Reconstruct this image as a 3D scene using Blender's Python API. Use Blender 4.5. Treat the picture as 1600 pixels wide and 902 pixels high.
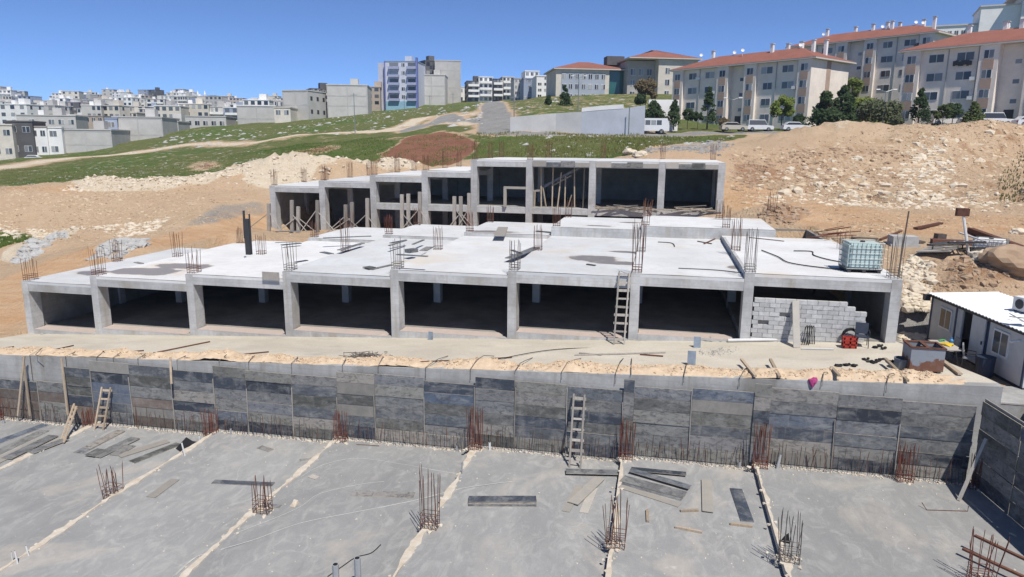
import bpy, bmesh, math, random
import numpy as np
from mathutils import Vector, Matrix, Euler, noise as mnoise

for o in list(bpy.data.objects): bpy.data.objects.remove(o)
S = bpy.context.scene
COL = S.collection
R = math.radians

# ---------------------------------------------------------------- camera
FPX, TH, PS, RO = 1100.0, R(11.65), R(11.8), .0094       # focal length in photo pixels, pitch, heading, roll
CAM = np.array([0, 0, 12.0])
_h = np.array([-math.sin(PS), math.cos(PS), 0]); _r = np.array([math.cos(PS), math.sin(PS), 0]); _z = np.array([0, 0, 1.0])
CF = _h*math.cos(TH) - _z*math.sin(TH); _u = _h*math.sin(TH) + _z*math.cos(TH)
CU = _u*math.cos(RO) - _r*math.sin(RO); CR = _r*math.cos(RO) + _u*math.sin(RO)
cam = bpy.data.objects.new('camera', bpy.data.cameras.new('camera')); COL.objects.link(cam)
cam.data.sensor_width = 36; cam.data.lens = FPX/1600*36; cam.data.clip_end = 6000; cam.data.clip_start = .2
M = Matrix.Identity(4)
for i in range(3):
    M[i][0] = CR[i]; M[i][1] = CU[i]; M[i][2] = -CF[i]; M[i][3] = CAM[i]
cam.matrix_world = M
S.camera = cam
# ---------------------------------------------------------------- light
SUNV = Vector((.62, -.86, 1.72)).normalized()              # towards the sun
sun = bpy.data.objects.new('sun', bpy.data.lights.new('sun', 'SUN')); COL.objects.link(sun)
sun.data.energy = 4.4; sun.data.angle = R(.53); sun.data.color = (1, .955, .88)
sun.rotation_euler = SUNV.to_track_quat('Z', 'Y').to_euler(); sun.location = (20, -20, 60)
W_ = bpy.data.worlds.new('World'); S.world = W_; W_.use_nodes = True
nt = W_.node_tree; nt.nodes.clear()
sky = nt.nodes.new('ShaderNodeTexSky'); sky.sky_type = 'NISHITA'; sky.sun_disc = False
sky.sun_elevation = math.asin(SUNV.z); sky.sun_rotation = math.atan2(SUNV.x, SUNV.y)
sky.altitude = 3000; sky.air_density = .5; sky.dust_density = 0; sky.ozone_density = 8
bg = nt.nodes.new('ShaderNodeBackground'); bg.inputs[1].default_value = .15
ow = nt.nodes.new('ShaderNodeOutputWorld')
nt.links.new(sky.outputs[0], bg.inputs[0]); nt.links.new(bg.outputs[0], ow.inputs[0])
S.view_settings.view_transform = 'Standard'; S.view_settings.look = 'None'; S.view_settings.gamma = 1
S.view_settings.exposure = 0.27
S.render.engine = 'CYCLES'; S.cycles.max_bounces = 6; S.cycles.diffuse_bounces = 3

# ---------------------------------------------------------------- placing: surveyed points -> metres
def ray(x, y): return CF + CR*(x-800)/FPX - CU*(y-451)/FPX
def onz(x, y, z, kx=0.0):
    d = ray(x, y); return Vector(CAM + d*((z-CAM[2])/(d[2]-kx*d[0])))
def atY(x, y, Y): d = ray(x, y); return Vector(CAM + d*(Y/d[1]))
def atD(x, y, D): return Vector(CAM + ray(x, y)*D)

# ---------------------------------------------------------------- mesh builder
class MB:
    def __init__(s): s.v = []; s.f = []; s.mi = []; s.m = 0
    def add(s, vs, fs):
        b = len(s.v); s.v += [tuple(v) for v in vs]; s.f += [tuple(i+b for i in f) for f in fs]; s.mi += [s.m]*len(fs)
        return s
    def box(s, x0, x1, y0, y1, z0, z1):
        return s.hexa([(x0,y0,z0),(x1,y0,z0),(x1,y1,z0),(x0,y1,z0)], [(x0,y0,z1),(x1,y0,z1),(x1,y1,z1),(x0,y1,z1)])
    def hexa(s, lo, hi):
        return s.add(list(lo)+list(hi), [(3,2,1,0),(4,5,6,7),(0,1,5,4),(1,2,6,5),(2,3,7,6),(3,0,4,7)])
    def obox(s, c, sx, sy, sz, m):                       # oriented box; m = Matrix 3x3
        vs = [Vector(c) + m @ Vector((a*sx/2, b*sy/2, d*sz/2)) for d in (-1,1) for a,b in ((-1,-1),(1,-1),(1,1),(-1,1))]
        return s.hexa(vs[:4], vs[4:])
    def bar(s, a, b, w, t, up=(0,0,1)):                   # rectangular bar from a to b
        a = Vector(a); b = Vector(b); d = (b-a); L = d.length
        if L < 1e-6: return s
        d.normalize(); u = Vector(up)
        if abs(d.dot(u)) > .98: u = Vector((0,1,0))
        sd = d.cross(u).normalized(); u2 = sd.cross(d)
        return s.obox((a+b)/2, L, w, t, Matrix((d, sd, u2)).transposed())
    def tube(s, pts, r, n=5, caps=True, r1=None):
        pts = [Vector(p) for p in pts]; N = len(pts); vs = []
        for i, p in enumerate(pts):
            d = (pts[min(i+1,N-1)] - pts[max(i-1,0)]).normalized()
            u = Vector((0,0,1)) if abs(d.z) < .9 else Vector((0,1,0))
            a = d.cross(u).normalized(); b = a.cross(d)
            rr = r if r1 is None else r + (r1-r)*i/max(1,N-1)
            vs += [p + (a*math.cos(2*math.pi*k/n) + b*math.sin(2*math.pi*k/n))*rr for k in range(n)]
        fs = [(i*n+k, i*n+(k+1)%n, (i+1)*n+(k+1)%n, (i+1)*n+k) for i in range(N-1) for k in range(n)]
        if caps: fs += [tuple(range(n))[::-1], tuple((N-1)*n+k for k in range(n))]
        return s.add(vs, fs)
    def lathe(s, c, prof, n=12):
        c = Vector(c); vs = []
        for r, z in prof: vs += [c + Vector((r*math.cos(2*math.pi*k/n), r*math.sin(2*math.pi*k/n), z)) for k in range(n)]
        N = len(prof)
        fs = [(i*n+k, i*n+(k+1)%n, (i+1)*n+(k+1)%n, (i+1)*n+k) for i in range(N-1) for k in range(n)]
        fs += [tuple(range(n))[::-1], tuple((N-1)*n+k for k in range(n))]
        return s.add(vs, fs)
    def rock(s, c, r, rng, fl=.75):
        ic = ROCKS[rng.randrange(len(ROCKS))]; a = rng.random()*6.28; ca, sa = math.cos(a)*r, math.sin(a)*r
        k = .7+rng.random()*.6
        return s.add([(c[0]+x*ca*k-y*sa, c[1]+x*sa*k+y*ca, c[2]+z*r*fl) for x, y, z in ic[0]], ic[1])
    def mesh(s, name, mats):
        me = bpy.data.meshes.new(name); me.from_pydata(s.v, [], s.f)
        for m in (mats if isinstance(mats, (list, tuple)) else [mats]): me.materials.append(m)
        if isinstance(mats, (list, tuple)) and len(mats) > 1: me.polygons.foreach_set('material_index', s.mi)
        me.update(); return me
    def build(s, name, mat, parent=None, smooth=False):
        o = obj(name, s.mesh(name, mat), parent)
        if smooth: o.data.polygons.foreach_set('use_smooth', [True]*len(o.data.polygons))
        return o
WL = {}; WM = {}
def wl(o): return WL.get(o.name, Vector((0,0,0)))
def obj(name, me, parent=None, loc=None, rot=None, scale=None):
    """mesh data in world metres when loc is None; otherwise placed at loc (world)"""
    o = bpy.data.objects.new(name, me); COL.objects.link(o)
    L = Vector(loc) if loc is not None else Vector((0,0,0))
    WL[o.name] = L; o.location = L
    if rot is not None: o.rotation_euler = rot
    if scale is not None: o.scale = scale
    WM[o.name] = Matrix.LocRotScale(L, Euler(rot) if rot is not None else None, Vector(scale) if scale is not None else None)
    if parent is not None: o.parent = parent; o.matrix_parent_inverse = WM[parent.name].inverted()
    return o
def tag(o, label=None, cat=None, group=None, kind=None):
    if label: o['label'] = label
    if cat: o['category'] = cat
    if group: o['group'] = group
    if kind: o['kind'] = kind
    return o
def thing(name, label, cat, loc, group=None): return tag(obj(name, None, None, loc), label, cat, group)
def recentre(o, c):                                       # move a mesh's origin to world point c
    c = Vector(c); o.data.transform(Matrix.Translation(-c)); o.location = c; WL[o.name] = c; WM[o.name] = Matrix.Translation(c); return o
def _mkrocks():
    out = []; rg = random.Random(5)
    for q in range(8):
        bm = bmesh.new(); bmesh.ops.create_icosphere(bm, subdivisions=1, radius=1)
        for v in bm.verts: v.co *= .72+.5*rg.random()
        if q % 2:
            vs = [v.co.copy() for v in bm.verts]; bm.free(); bm = bmesh.new()
            for v in vs[::2] + vs[1:5]: bm.verts.new((round(v.x*1.6)/1.6*.9+v.x*.3, v.y, v.z))
            bmesh.ops.convex_hull(bm, input=bm.verts[:])
            bmesh.ops.delete(bm, geom=[v for v in bm.verts if not v.link_faces], context='VERTS')
        bm.verts.index_update()
        out.append(([tuple(v.co) for v in bm.verts], [tuple(v.index for v in f.verts) for f in bm.faces])); bm.free()
    return out
ROCKS = _mkrocks()

# ---------------------------------------------------------------- materials
MATS = {}
class NT:
    def __init__(s, name, rough=.85, spec=.25):
        s.m = bpy.data.materials.new(name); s.m.use_nodes = True; s.t = s.m.node_tree; s.t.nodes.clear()
        s.out = s.n('ShaderNodeOutputMaterial'); s.b = s.n('ShaderNodeBsdfPrincipled')
        s.b.inputs['Roughness'].default_value = rough; s.b.inputs['Specular IOR Level'].default_value = spec
        s.l(s.b.outputs[0], s.out.inputs[0]); s.pos = s.n('ShaderNodeNewGeometry').outputs['Position']
    def n(s, t, **k):
        n = s.t.nodes.new(t)
        for a, b in k.items(): setattr(n, a, b)
        return n
    def l(s, a, b): s.t.links.new(a, b)
    def setv(s, sock, v):
        if hasattr(v, 'is_output'): s.l(v, sock)
        elif isinstance(v, (tuple, list)) and len(v) == 3 and sock.type == 'RGBA': sock.default_value = (*v, 1)
        else: sock.default_value = v
    def noise(s, scale, det=4, rough=.6, vec=None, dist=0):
        n = s.n('ShaderNodeTexNoise'); n.inputs['Scale'].default_value = scale; n.inputs['Detail'].default_value = det
        n.inputs['Roughness'].default_value = rough; n.inputs['Distortion'].default_value = dist
        s.l(vec if vec is not None else s.pos, n.inputs['Vector']); return n.outputs[0]
    def vor(s, scale, vec=None, feat='F1', out=0):
        n = s.n('ShaderNodeTexVoronoi', feature=feat); n.inputs['Scale'].default_value = scale
        s.l(vec if vec is not None else s.pos, n.inputs['Vector']); return n.outputs[out]
    def ramp(s, f, a, b, lo=0.0, hi=1.0):
        n = s.n('ShaderNodeMapRange'); s.l(f, n.inputs[0])
        for i, v in enumerate((a, b, lo, hi)): n.inputs[i+1].default_value = v
        return n.outputs[0]
    def math(s, op, a, b=0.0):
        n = s.n('ShaderNodeMath', operation=op); s.setv(n.inputs[0], a); s.setv(n.inputs[1], b); return n.outputs[0]
    def mix(s, f, a, b, mode='MIX'):
        n = s.n('ShaderNodeMix', data_type='RGBA', blend_type=mode)
        s.setv(n.inputs[0], f); s.setv(n.inputs[6], a); s.setv(n.inputs[7], b); return n.outputs[2]
    def rnd(s): return s.n('ShaderNodeObjectInfo').outputs['Random']
    def scaled(s, x, y, z, vec=None):
        n = s.n('ShaderNodeVectorMath', operation='MULTIPLY'); s.l(vec if vec is not None else s.pos, n.inputs[0]); n.inputs[1].default_value = (x, y, z); return n.outputs[0]
    def attr(s, name):
        return s.n('ShaderNodeAttribute', attribute_name=name)
    def sep(s, v): n = s.n('ShaderNodeSeparateXYZ'); s.l(v, n.inputs[0]); return n.outputs
    def col(s, c): s.setv(s.b.inputs['Base Color'], c)
    def bump(s, h, st=.4, d=.02):
        n = s.n('ShaderNodeBump'); n.inputs['Strength'].default_value = st; n.inputs['Distance'].default_value = d
        s.l(h, n.inputs['Height']); s.l(n.outputs[0], s.b.inputs['Normal'])
def plain(name, c, var=.12, scale=1.5, rough=.85, spec=.25, rv=0.0, metal=0.0, c2=None):
    """base colour c with mottling (second tone c2) and optional per-object variation rv"""
    if name in MATS: return MATS[name]
    t = NT(name, rough, spec); n = t.noise(scale, 5, .65)
    d = c2 if c2 else tuple(x*(1-var*2) for x in c)
    k = t.mix(t.ramp(n, .35, .68), c, d)
    n2 = t.noise(scale*9, 3); k = t.mix(t.ramp(n2, .3, .75, 0, var), k, tuple(x*.55 for x in c))
    if rv: k = t.mix(1.0, k, t.mix(t.rnd(), (1-rv,)*3, (1+rv*.4,)*3), 'MULTIPLY')
    t.col(k); t.b.inputs['Metallic'].default_value = metal; t.bump(n2, .25, .02)
    MATS[name] = t.m; return t.m

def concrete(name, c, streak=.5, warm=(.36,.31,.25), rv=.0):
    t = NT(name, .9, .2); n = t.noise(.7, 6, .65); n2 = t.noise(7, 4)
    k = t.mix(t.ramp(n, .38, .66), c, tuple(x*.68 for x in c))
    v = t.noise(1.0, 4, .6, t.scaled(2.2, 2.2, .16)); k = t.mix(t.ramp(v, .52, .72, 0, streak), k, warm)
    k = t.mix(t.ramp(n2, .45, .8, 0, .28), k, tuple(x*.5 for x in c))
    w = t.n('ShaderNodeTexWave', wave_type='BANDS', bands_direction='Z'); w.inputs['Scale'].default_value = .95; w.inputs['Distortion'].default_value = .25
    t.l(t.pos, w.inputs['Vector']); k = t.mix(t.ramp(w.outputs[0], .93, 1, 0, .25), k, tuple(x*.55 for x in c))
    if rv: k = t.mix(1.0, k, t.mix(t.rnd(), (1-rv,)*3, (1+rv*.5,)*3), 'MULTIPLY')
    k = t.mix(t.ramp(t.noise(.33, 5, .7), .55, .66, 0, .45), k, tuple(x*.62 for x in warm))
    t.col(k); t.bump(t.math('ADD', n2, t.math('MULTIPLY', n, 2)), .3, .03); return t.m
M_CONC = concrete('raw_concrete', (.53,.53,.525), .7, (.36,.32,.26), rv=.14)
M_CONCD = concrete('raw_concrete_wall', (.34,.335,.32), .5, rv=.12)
M_WALLC = concrete('retaining_concrete', (.43,.425,.41), .7, (.25,.23,.20))

def m_roof():                                             # pale cured slab: damp patches, plus rim grime painted for step shadows
    t = NT('cured_slab', .82, .3); n = t.noise(.35, 5, .6); n2 = t.noise(2.4, 5); n3 = t.noise(.16, 3, .5, dist=.6)
    k = t.mix(t.ramp(n, .35, .65), (.635,.635,.63), (.55,.545,.535))
    k = t.mix(t.ramp(n2, .5, .8, 0, .5), k, (.45,.44,.42))
    k = t.mix(t.ramp(n3, .60, .70, 0, .55), k, (.55,.46,.35))
    d = t.attr('damp').outputs['Fac']; dn = t.math('ADD', d, t.math('MULTIPLY', t.math('SUBTRACT', t.noise(.9, 4), .5), .9))  # attribute holds the damp patches and the painted rim band
    k = t.mix(t.ramp(dn, .38, .5, 0, .5), k, (.52,.44,.36)); k = t.mix(t.ramp(dn, .55, .62, 0, .9), k, (.20,.18,.17))
    k = t.mix(1.0, k, t.mix(t.rnd(), (.90,.92,.94), (1.1,1.1,1.1)), 'MULTIPLY'); g6 = t.noise(1.1, 6, .7, dist=1.0); k = t.mix(t.ramp(g6, .56, .74, 0, .4), k, (.50,.47,.43)); g7 = t.noise(5, 4); k = t.mix(t.ramp(g7, .6, .8, 0, .4), k, (.36,.35,.33))
    t.l(t.ramp(dn, .55, .65, .85, .45), t.b.inputs['Roughness'])
    t.col(k); t.bump(n2, .15, .02); return t.m
M_ROOF = m_roof()
def m_floor():                                            # trowelled grey raft slab: swirls, chalky smears, damp tone
    t = NT('raft_slab', .8, .3); v = t.scaled(1, .45, 1)
    n = t.noise(.42, 6, .62, v, .8); n2 = t.noise(1.7, 6, .68, t.scaled(1, .6, 1), 1.2); n3 = t.noise(9, 4); n4 = t.noise(.22, 4, .6, dist=1.5)
    k = t.mix(t.ramp(n, .34, .68), (.25,.25,.246), (.315,.314,.305))
    k = t.mix(t.ramp(n2, .48, .70, 0, .75), k, (.41,.40,.38)); k = t.mix(t.ramp(n2, .22, .40, .5, 0), k, (.22,.22,.21))
    k = t.mix(t.ramp(n4, .55, .66, 0, .6), k, (.43,.39,.34)); n5 = t.noise(2.6, 6, .75, t.scaled(1.6,.22,1), 1.8); k = t.mix(t.ramp(n5, .58, .74, 0, .45), k, (.47,.46,.44)); k = t.mix(t.ramp(n5, .2, .38, .22, 0), k, (.17,.17,.166))
    k = t.mix(t.ramp(n4, .72, .75, 0, .7), k, (.60,.57,.51))
    k = t.mix(t.ramp(n3, .3, .8, 0, .22), k, (.19,.19,.19))
    cr = t.n('ShaderNodeTexVoronoi', feature='DISTANCE_TO_EDGE'); cr.inputs['Scale'].default_value = .33
    wv = t.n('ShaderNodeVectorMath', operation='ADD'); t.l(t.pos, wv.inputs[0]); nn = t.n('ShaderNodeTexNoise'); nn.inputs['Scale'].default_value = .8; t.l(t.pos, nn.inputs['Vector']); t.l(nn.outputs[1], wv.inputs[1]); t.l(wv.outputs[0], cr.inputs['Vector'])
    k = t.mix(t.math('MULTIPLY', t.ramp(cr.outputs[0], 0, .008, .22, 0), t.ramp(n, .5, .65)), k, (.60,.59,.57))
    k = t.mix(1.0, k, t.mix(t.rnd(), (.94,)*3, (1.04,)*3), 'MULTIPLY')
    t.col(k); t.l(t.ramp(n2, .3, .7, .62, .9), t.b.inputs['Roughness']); t.bump(t.math('ADD', n3, t.math('MULTIPLY', n2, 3)), .22, .02); return t.m
M_FLOOR = m_floor()
def m_apron():
    t = NT('apron_concrete', .88, .2); n = t.noise(.5, 6, .65, t.scaled(.5,1,1), .6); n2 = t.noise(3, 5); n3 = t.noise(12, 3)
    k = t.mix(t.ramp(n, .35, .65), (.56,.515,.43), (.45,.41,.34)); k = t.mix(t.ramp(n2, .5, .75, 0, .5), k, (.52,.44,.34))
    k = t.mix(t.ramp(t.noise(.9, 4, .6, t.scaled(.4,1,1)), .6, .75, 0, .5), k, (.27,.25,.22)); k = t.mix(t.ramp(n3, .5, .8, 0, .3), k, (.2,.18,.15))
    t.col(k); t.bump(n3, .3, .02); return t.m
M_APRON = m_apron()
def m_ply():                                              # film-faced formwork ply: each board its own tone, cement bloom, scuffs
    t = NT('formwork_ply', .55, .4); r = t.rnd()
    cr = t.n('ShaderNodeValToRGB'); t.l(r, cr.inputs[0]); e = cr.color_ramp
    for i, (p, c) in enumerate([(0,(.025,.03,.042)),(.18,(.05,.062,.085)),(.34,(.16,.16,.16)),(.48,(.085,.085,.075)),(.62,(.24,.23,.205)),(.76,(.10,.115,.135)),(.9,(.30,.27,.235)),(1,(.075,.105,.155))]):
        el = e.elements[i] if i < 2 else e.elements.new(p); el.position = p; el.color = (*c, 1)
    off = t.n('ShaderNodeVectorMath', operation='ADD'); t.l(t.pos, off.inputs[0]); t.l(t.math('MULTIPLY', r, 37.0), off.inputs[1])
    n = t.noise(1.3, 6, .66, t.scaled(1,1,2.2,off.outputs[0]), .5); n2 = t.noise(4.0, 6, .74, t.scaled(.8,.8,1.7,off.outputs[0]), .8); st = t.noise(2.5, 4, .6, t.scaled(2.2,2.2,.25,off.outputs[0]))
    k = t.mix(t.ramp(n, .46, .72, 0, .7), cr.outputs[0], (.31,.305,.29)); k = t.mix(t.ramp(n2, .48, .64, 0, .7), k, (.035,.038,.044)); k = t.mix(t.ramp(n2, .24, .40, .55, 0), k, (.33,.325,.30)); gs = t.noise(1.1, 5, .65, t.scaled(1.3,1.3,.12)); k = t.mix(t.ramp(gs, .58, .75, 0, .25), k, (.30,.29,.27)); k = t.mix(t.ramp(gs, .25, .40, .25, 0), k, (.06,.06,.065))
    k = t.mix(t.ramp(st, .58, .75, 0, .3), k, (.33,.31,.28)); k = t.mix(t.ramp(n2, .64, .78, 0, .4), k, (.30,.21,.14))
    t.col(k); t.l(t.ramp(n, .3, .7, .42, .8), t.b.inputs['Roughness']); t.bump(n2, .25, .01); return t.m
M_PLY = m_ply(); M_PLYE = plain('ply_edge', (.46,.42,.36), .2, 6, .9, rv=.3)
M_PLYPALE = plain('pale_board', (.42,.385,.335), .2, 2.5, .8, c2=(.36,.34,.31), rv=.3)
def m_timber(name, c, c2):
    t = NT(name, .85, .2); n = t.noise(3, 5, .65, t.scaled(6,6,1)); n2 = t.noise(2, 3)
    k = t.mix(t.ramp(n, .3, .7), c, c2); k = t.mix(t.ramp(n2, .5, .75, 0, .5), k, (.35,.33,.31)); k = t.mix(1.0, k, t.mix(t.rnd(), (.65,)*3, (1.15,)*3), 'MULTIPLY')
    t.col(k); t.bump(n, .3, .01); return t.m
M_TIMB = m_timber('site_timber', (.46,.37,.27), (.30,.235,.17))
M_TIMBG = m_timber('grey_timber', (.42,.39,.35), (.27,.25,.225))
M_RUST = plain('rusty_steel', (.19,.085,.055), .25, 6, .85, rv=.35, c2=(.105,.055,.04))
M_RUSTR = plain('red_rust_steel', (.20,.07,.048), .25, 6, .85, rv=.3, c2=(.14,.05,.035))
M_STEEL = plain('grey_bar_steel', (.16,.135,.12), .2, 6, .6, rv=.3)
M_BLACK = plain('black_rubber', (.022,.022,.024), .2, 5, .7)
M_MORTAR = plain('joint_mortar', (.60,.55,.47), .18, 3, .95, c2=(.48,.40,.31))
M_PVC = plain('white_pvc', (.66,.66,.65), .06, 3, .45)
M_GPVC = plain('grey_pvc', (.36,.37,.38), .1, 3, .5)
M_CORD = plain('white_cord', (.62,.60,.56), .1, 3, .8)
M_WHITE = plain('white_paint', (.74,.73,.71), .06, 1, .7)
M_DARK = plain('dark_metal', (.05,.05,.055), .1, 3, .5)
M_BLOCK = plain('pumice_block', (.54,.54,.535), .12, 5, .95, rv=.16)
M_GLASS = None
def m_glass():
    t = NT('window_glass', .12, .6); t.col(t.mix(t.math('POWER', t.rnd(), 2.2), (.02,.024,.032), (.36,.36,.35))); return t.m
M_GLASS = m_glass()
# ================================================================ TERRAIN
_ctl = []
for q in """0,525,z1.2 0,470,z2 0,420,z2.6 0,392,z3 50,375,z3.2 0,372,z3.4 110,400,z3.7 170,392,z4 250,380,z4.2 340,378,z4.4 410,360,z3.9 450,358,z3.8
0,310,z6.2 100,305,z6.5 200,300,z6.8 120,365,z3.8 200,362,z4.2 330,335,z5.6 300,350,z4.9 400,312,z6.3 400,335,z5 0,296,z6.6 200,292,z7 400,288,z7.3 330,300,z6.8
0,285,d92 0,265,d125 60,250,d155 150,243,d165 270,230,d170 400,222,d150 0,250,d185 100,280,d98 200,270,d110 300,250,d125 400,240,d120 400,268,d92 520,262,d90
500,225,d130 600,213,d140 460,212,d145 560,240,d108 600,262,d92 660,255,d95 650,205,d128 740,205,d120 740,245,d92 660,268,d85 850,240,d86 850,215,d103 950,235,d86
800,207,d112 900,208,d110 1000,208,d108 780,204,d118 770,165,d255 775,185,d165 700,190,d180 700,170,d250 620,168,d285 560,180,d235 500,186,d225 450,190,d220 400,195,d205 300,202,d205
270,215,d190 150,232,d195 0,235,d215 0,205,d300 100,205,d290 200,203,d270 330,200,d240 380,196,d260 0,178,d450 0,162,d620 100,165,d600 200,172,d560 300,176,d480 400,180,d380 250,165,d650
350,168,d620 450,176,d330 540,168,d330 660,160,d300 720,160,d300 780,158,d300 700,155,d420 860,150,d200 900,150,d185 1000,160,d165 850,165,d150 800,160,d260 880,160,d170 1050,190,d145 1030,170,d160
900,140,d280 1100,120,d300 600,165,d420 500,172,d450
1430,530,z3.6 1500,560,z3.4 1600,612,z3.3 1425,480,z4.5 1440,430,z5.5 1500,470,z4.8 1600,400,z6.2 1320,398,z6.3 1250,388,z6.45 1250,365,z6.6 1400,385,z6.4 1500,382,z6.4 1600,365,z6.6 1200,345,z6.7
1400,336,z7 1600,342,z6.9 1150,335,z6.6 1300,326,z7.2 1450,328,z7.1 1600,327,z7.2 1150,300,d66 1150,266,d74 1250,266,d75 1350,264,d76 1450,260,d77 1600,256,d79
1150,242,d78 1250,234,d79 1350,230,d80 1450,218,d82 1540,210,d84 1600,206,d86 1250,213,d97 1150,213,d106 1200,208,d112 1300,204,d112 1050,207,d114 1100,206,d113 1350,201,d114 1450,199,d104 1600,197,d99
1030,243,d72 1100,243,d74 1020,225,d92 1130,225,d92 1200,195,d140 1300,185,d150 1400,165,d165 1500,185,d125 1600,100,d250 1450,110,d230 1320,155,d185 1600,160,d160""".split():
    a, b, c = q.split(',')
    p = onz(float(a), float(b), float(c[1:])) if c[0] == 'z' else atD(float(a), float(b), float(c[1:]))
    _ctl.append(tuple(p))
_ctl += [(20,10,3.1),(14,28,3.4),(14,20,3.3),(40,5,3.5),(22,30,3.8),(60,20,6),(60,45,9),(95,60,15),(-45,10,-1),(-60,25,.5),(-48,32,1.1),(-75,45,2),(-80,-20,-3),(60,-40,2),(0,-50,-2),
         (-38,30,1.2),(-38,26,.9),(-25,50,4.5),(-10,54,4.8),(0,56,5.5),(-30,62,4.2),(-16,62,4.4),(0,64,6),(-20,74,7.4),(0,74,8.6),(7,60,6.6),(7,66,7.6),(11,34,3.7),(11,40,5.6),(11.5,46,6.4),(9,52,6.6),
         (-200,80,3),(-300,250,15),(-500,500,30),(-700,900,40),(-300,900,45),(0,900,40),(400,900,60),(800,500,50),(300,100,25),(400,-200,10),(-400,-200,-10),(150,60,17),(1500,1500,60),(-1500,1500,40),(-1500,0,0),(1500,0,30),(0,2500,40)]
_C = np.array(_ctl); _n = len(_C)
def _phi(d): return np.sqrt(d*d + 4.0)
_A = np.zeros((_n+3, _n+3)); _d = np.hypot(_C[:,None,0]-_C[None,:,0], _C[:,None,1]-_C[None,:,1])
_A[:_n,:_n] = _phi(_d) - np.eye(_n)*.6; _A[:_n,_n] = 1; _A[:_n,_n+1:] = _C[:,:2]; _A[_n:,:_n] = _A[:_n,_n:].T
_w = np.linalg.solve(_A, np.concatenate([_C[:,2], [0,0,0]]))
def _hash(ix, iy):
    v = np.sin(ix*127.1 + iy*311.7)*43758.5453; return v - np.floor(v)
def vnoise(x, y):
    ix, iy = np.floor(x), np.floor(y); fx, fy = x-ix, y-iy; fx = fx*fx*(3-2*fx); fy = fy*fy*(3-2*fy)
    return (_hash(ix,iy)*(1-fx)+_hash(ix+1,iy)*fx)*(1-fy) + (_hash(ix,iy+1)*(1-fx)+_hash(ix+1,iy+1)*fx)*fy
def fbm(x, y, o=4):
    s = 0; a = .5
    for i in range(o): s = s + a*(vnoise(x*2**i+i*17.3, y*2**i+i*9.1)-.5); a *= .55
    return s
def raw(x, y):
    x = np.asarray(x, float); y = np.asarray(y, float); sh = x.shape; x = x.ravel(); y = y.ravel(); z = np.empty(len(x))
    for i in range(0, len(x), 20000):
        X, Y = x[i:i+20000], y[i:i+20000]
        z[i:i+20000] = _phi(np.hypot(X[:,None]-_C[None,:,0], Y[:,None]-_C[None,:,1])) @ _w[:_n] + _w[_n] + X*_w[_n+1] + Y*_w[_n+2]
    return z.reshape(sh)
def hit(px, py):                                          # survey a ground point
    d = ray(px, py); lo = None
    Ds = np.concatenate([np.arange(25, 130, .5), np.arange(130, 800, 3)]); P = CAM[None]+d[None]*Ds[:,None]
    g = P[:,2] - raw(P[:,0], P[:,1]); k = np.where(g < 0)[0]
    return Vector(P[k[0]]) if len(k) else Vector(P[-1])
# spoil heaps: (photo x, y of foot, radius along x, radius along y, height)
_heaps = []
_rg = random.Random(11)
for px, py, rx, ry, h in [(420,284,6,3,2.2),(445,284,4,3,2.8),(475,284,5,3,2.9),(505,283,5,3,2.6),(535,282,5,3,2.4),(565,280,4,3,2.1),(610,278,4,2.5,2.2),(630,278,3,2.5,2),(655,277,3,2,1.5),(395,288,5,3,1.5),
        (360,288,6,3,1.4),(330,290,5,2.5,1.1),(270,292,5,2.5,1.0),(240,292,5,2.5,.9),(160,292,5,2.5,1.1),(200,292,4,2.5,.8),(690,272,3,2,.9),(720,270,3,2,.8),
        (1275,216,7,5,.8),(1310,213,9,5,1.7),(1350,212,5,4,.7),(1370,208,8,4,.8),(1430,212,6,4,1.1),(1500,208,7,4,1.0),(1560,205,6,4,1.0),(1225,340,3,2.5,.9),(1200,338,2.5,2,.8),(1500,440,3,1.6,1.0),(1560,448,3.5,1.8,1.1),(1470,415,2,1.5,.7),
        (40,395,4,2,.8),(75,390,3,1.6,.7),(110,375,4,2,.8),(185,392,3,1.8,.7),(210,388,2.4,1.6,.6)]:
    p = hit(px, py); _heaps.append((p.x, p.y, rx, ry, h))
def _rect(x, y, x0, x1, y0, y1): return (x > x0) & (x < x1) & (y > y0) & (y < y1)
def terr(x, y):
    x = np.asarray(x, float); y = np.asarray(y, float); z = raw(x, y)
    hz = np.zeros_like(z)
    for hx, hy, rx, ry, h in _heaps:
        q = np.hypot((x-hx)/rx, (y-hy)/ry) + .55*fbm(x*.45+hx, y*.45, 3); hz = np.maximum(hz, h*np.clip(1.2-q, 0, 1)**.9*(1+.7*fbm(x*1.3, y*1.3, 3)))
    z = z + hz
    far = np.clip(np.hypot(x, y)/140, .25, 2.2)
    z = z + far*.9*fbm(x*.09, y*.09, 4) + .35*fbm(x*.5, y*.5, 3)*(np.hypot(x,y) < 260) + .14*fbm(x*1.9, y*1.9, 3)*(np.hypot(x,y) < 130)
    bank = np.clip(1-np.abs(y-72-(x-20)*.05)/9, 0, 1)*np.clip((x-6)/6, 0, 1)*np.clip((75-x)/10, 0, 1)      # cut face: gullies
    z = z + bank*(3.4*np.abs(fbm(x*.24, y*.06, 3)) - .6 + 1.5*fbm(x*.6, y*.6, 4))
    # footprints are dug out below the built floors
    z = np.where(_rect(x, y, -34.3, 9.9, 26.0, 51.5), np.minimum(z, 2.55+.056*x), z)
    z = np.where(_rect(x, y, -35.3, 4.7, 60.3, 71.5), np.minimum(z, 3.4), z)
    z = np.where(_rect(x, y, 10.3, 17.5, 25.0, 36.0), np.minimum(z, 3.22), z)
    return z
def tz(x, y): return float(terr(np.array([x]), np.array([y]))[0])
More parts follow.
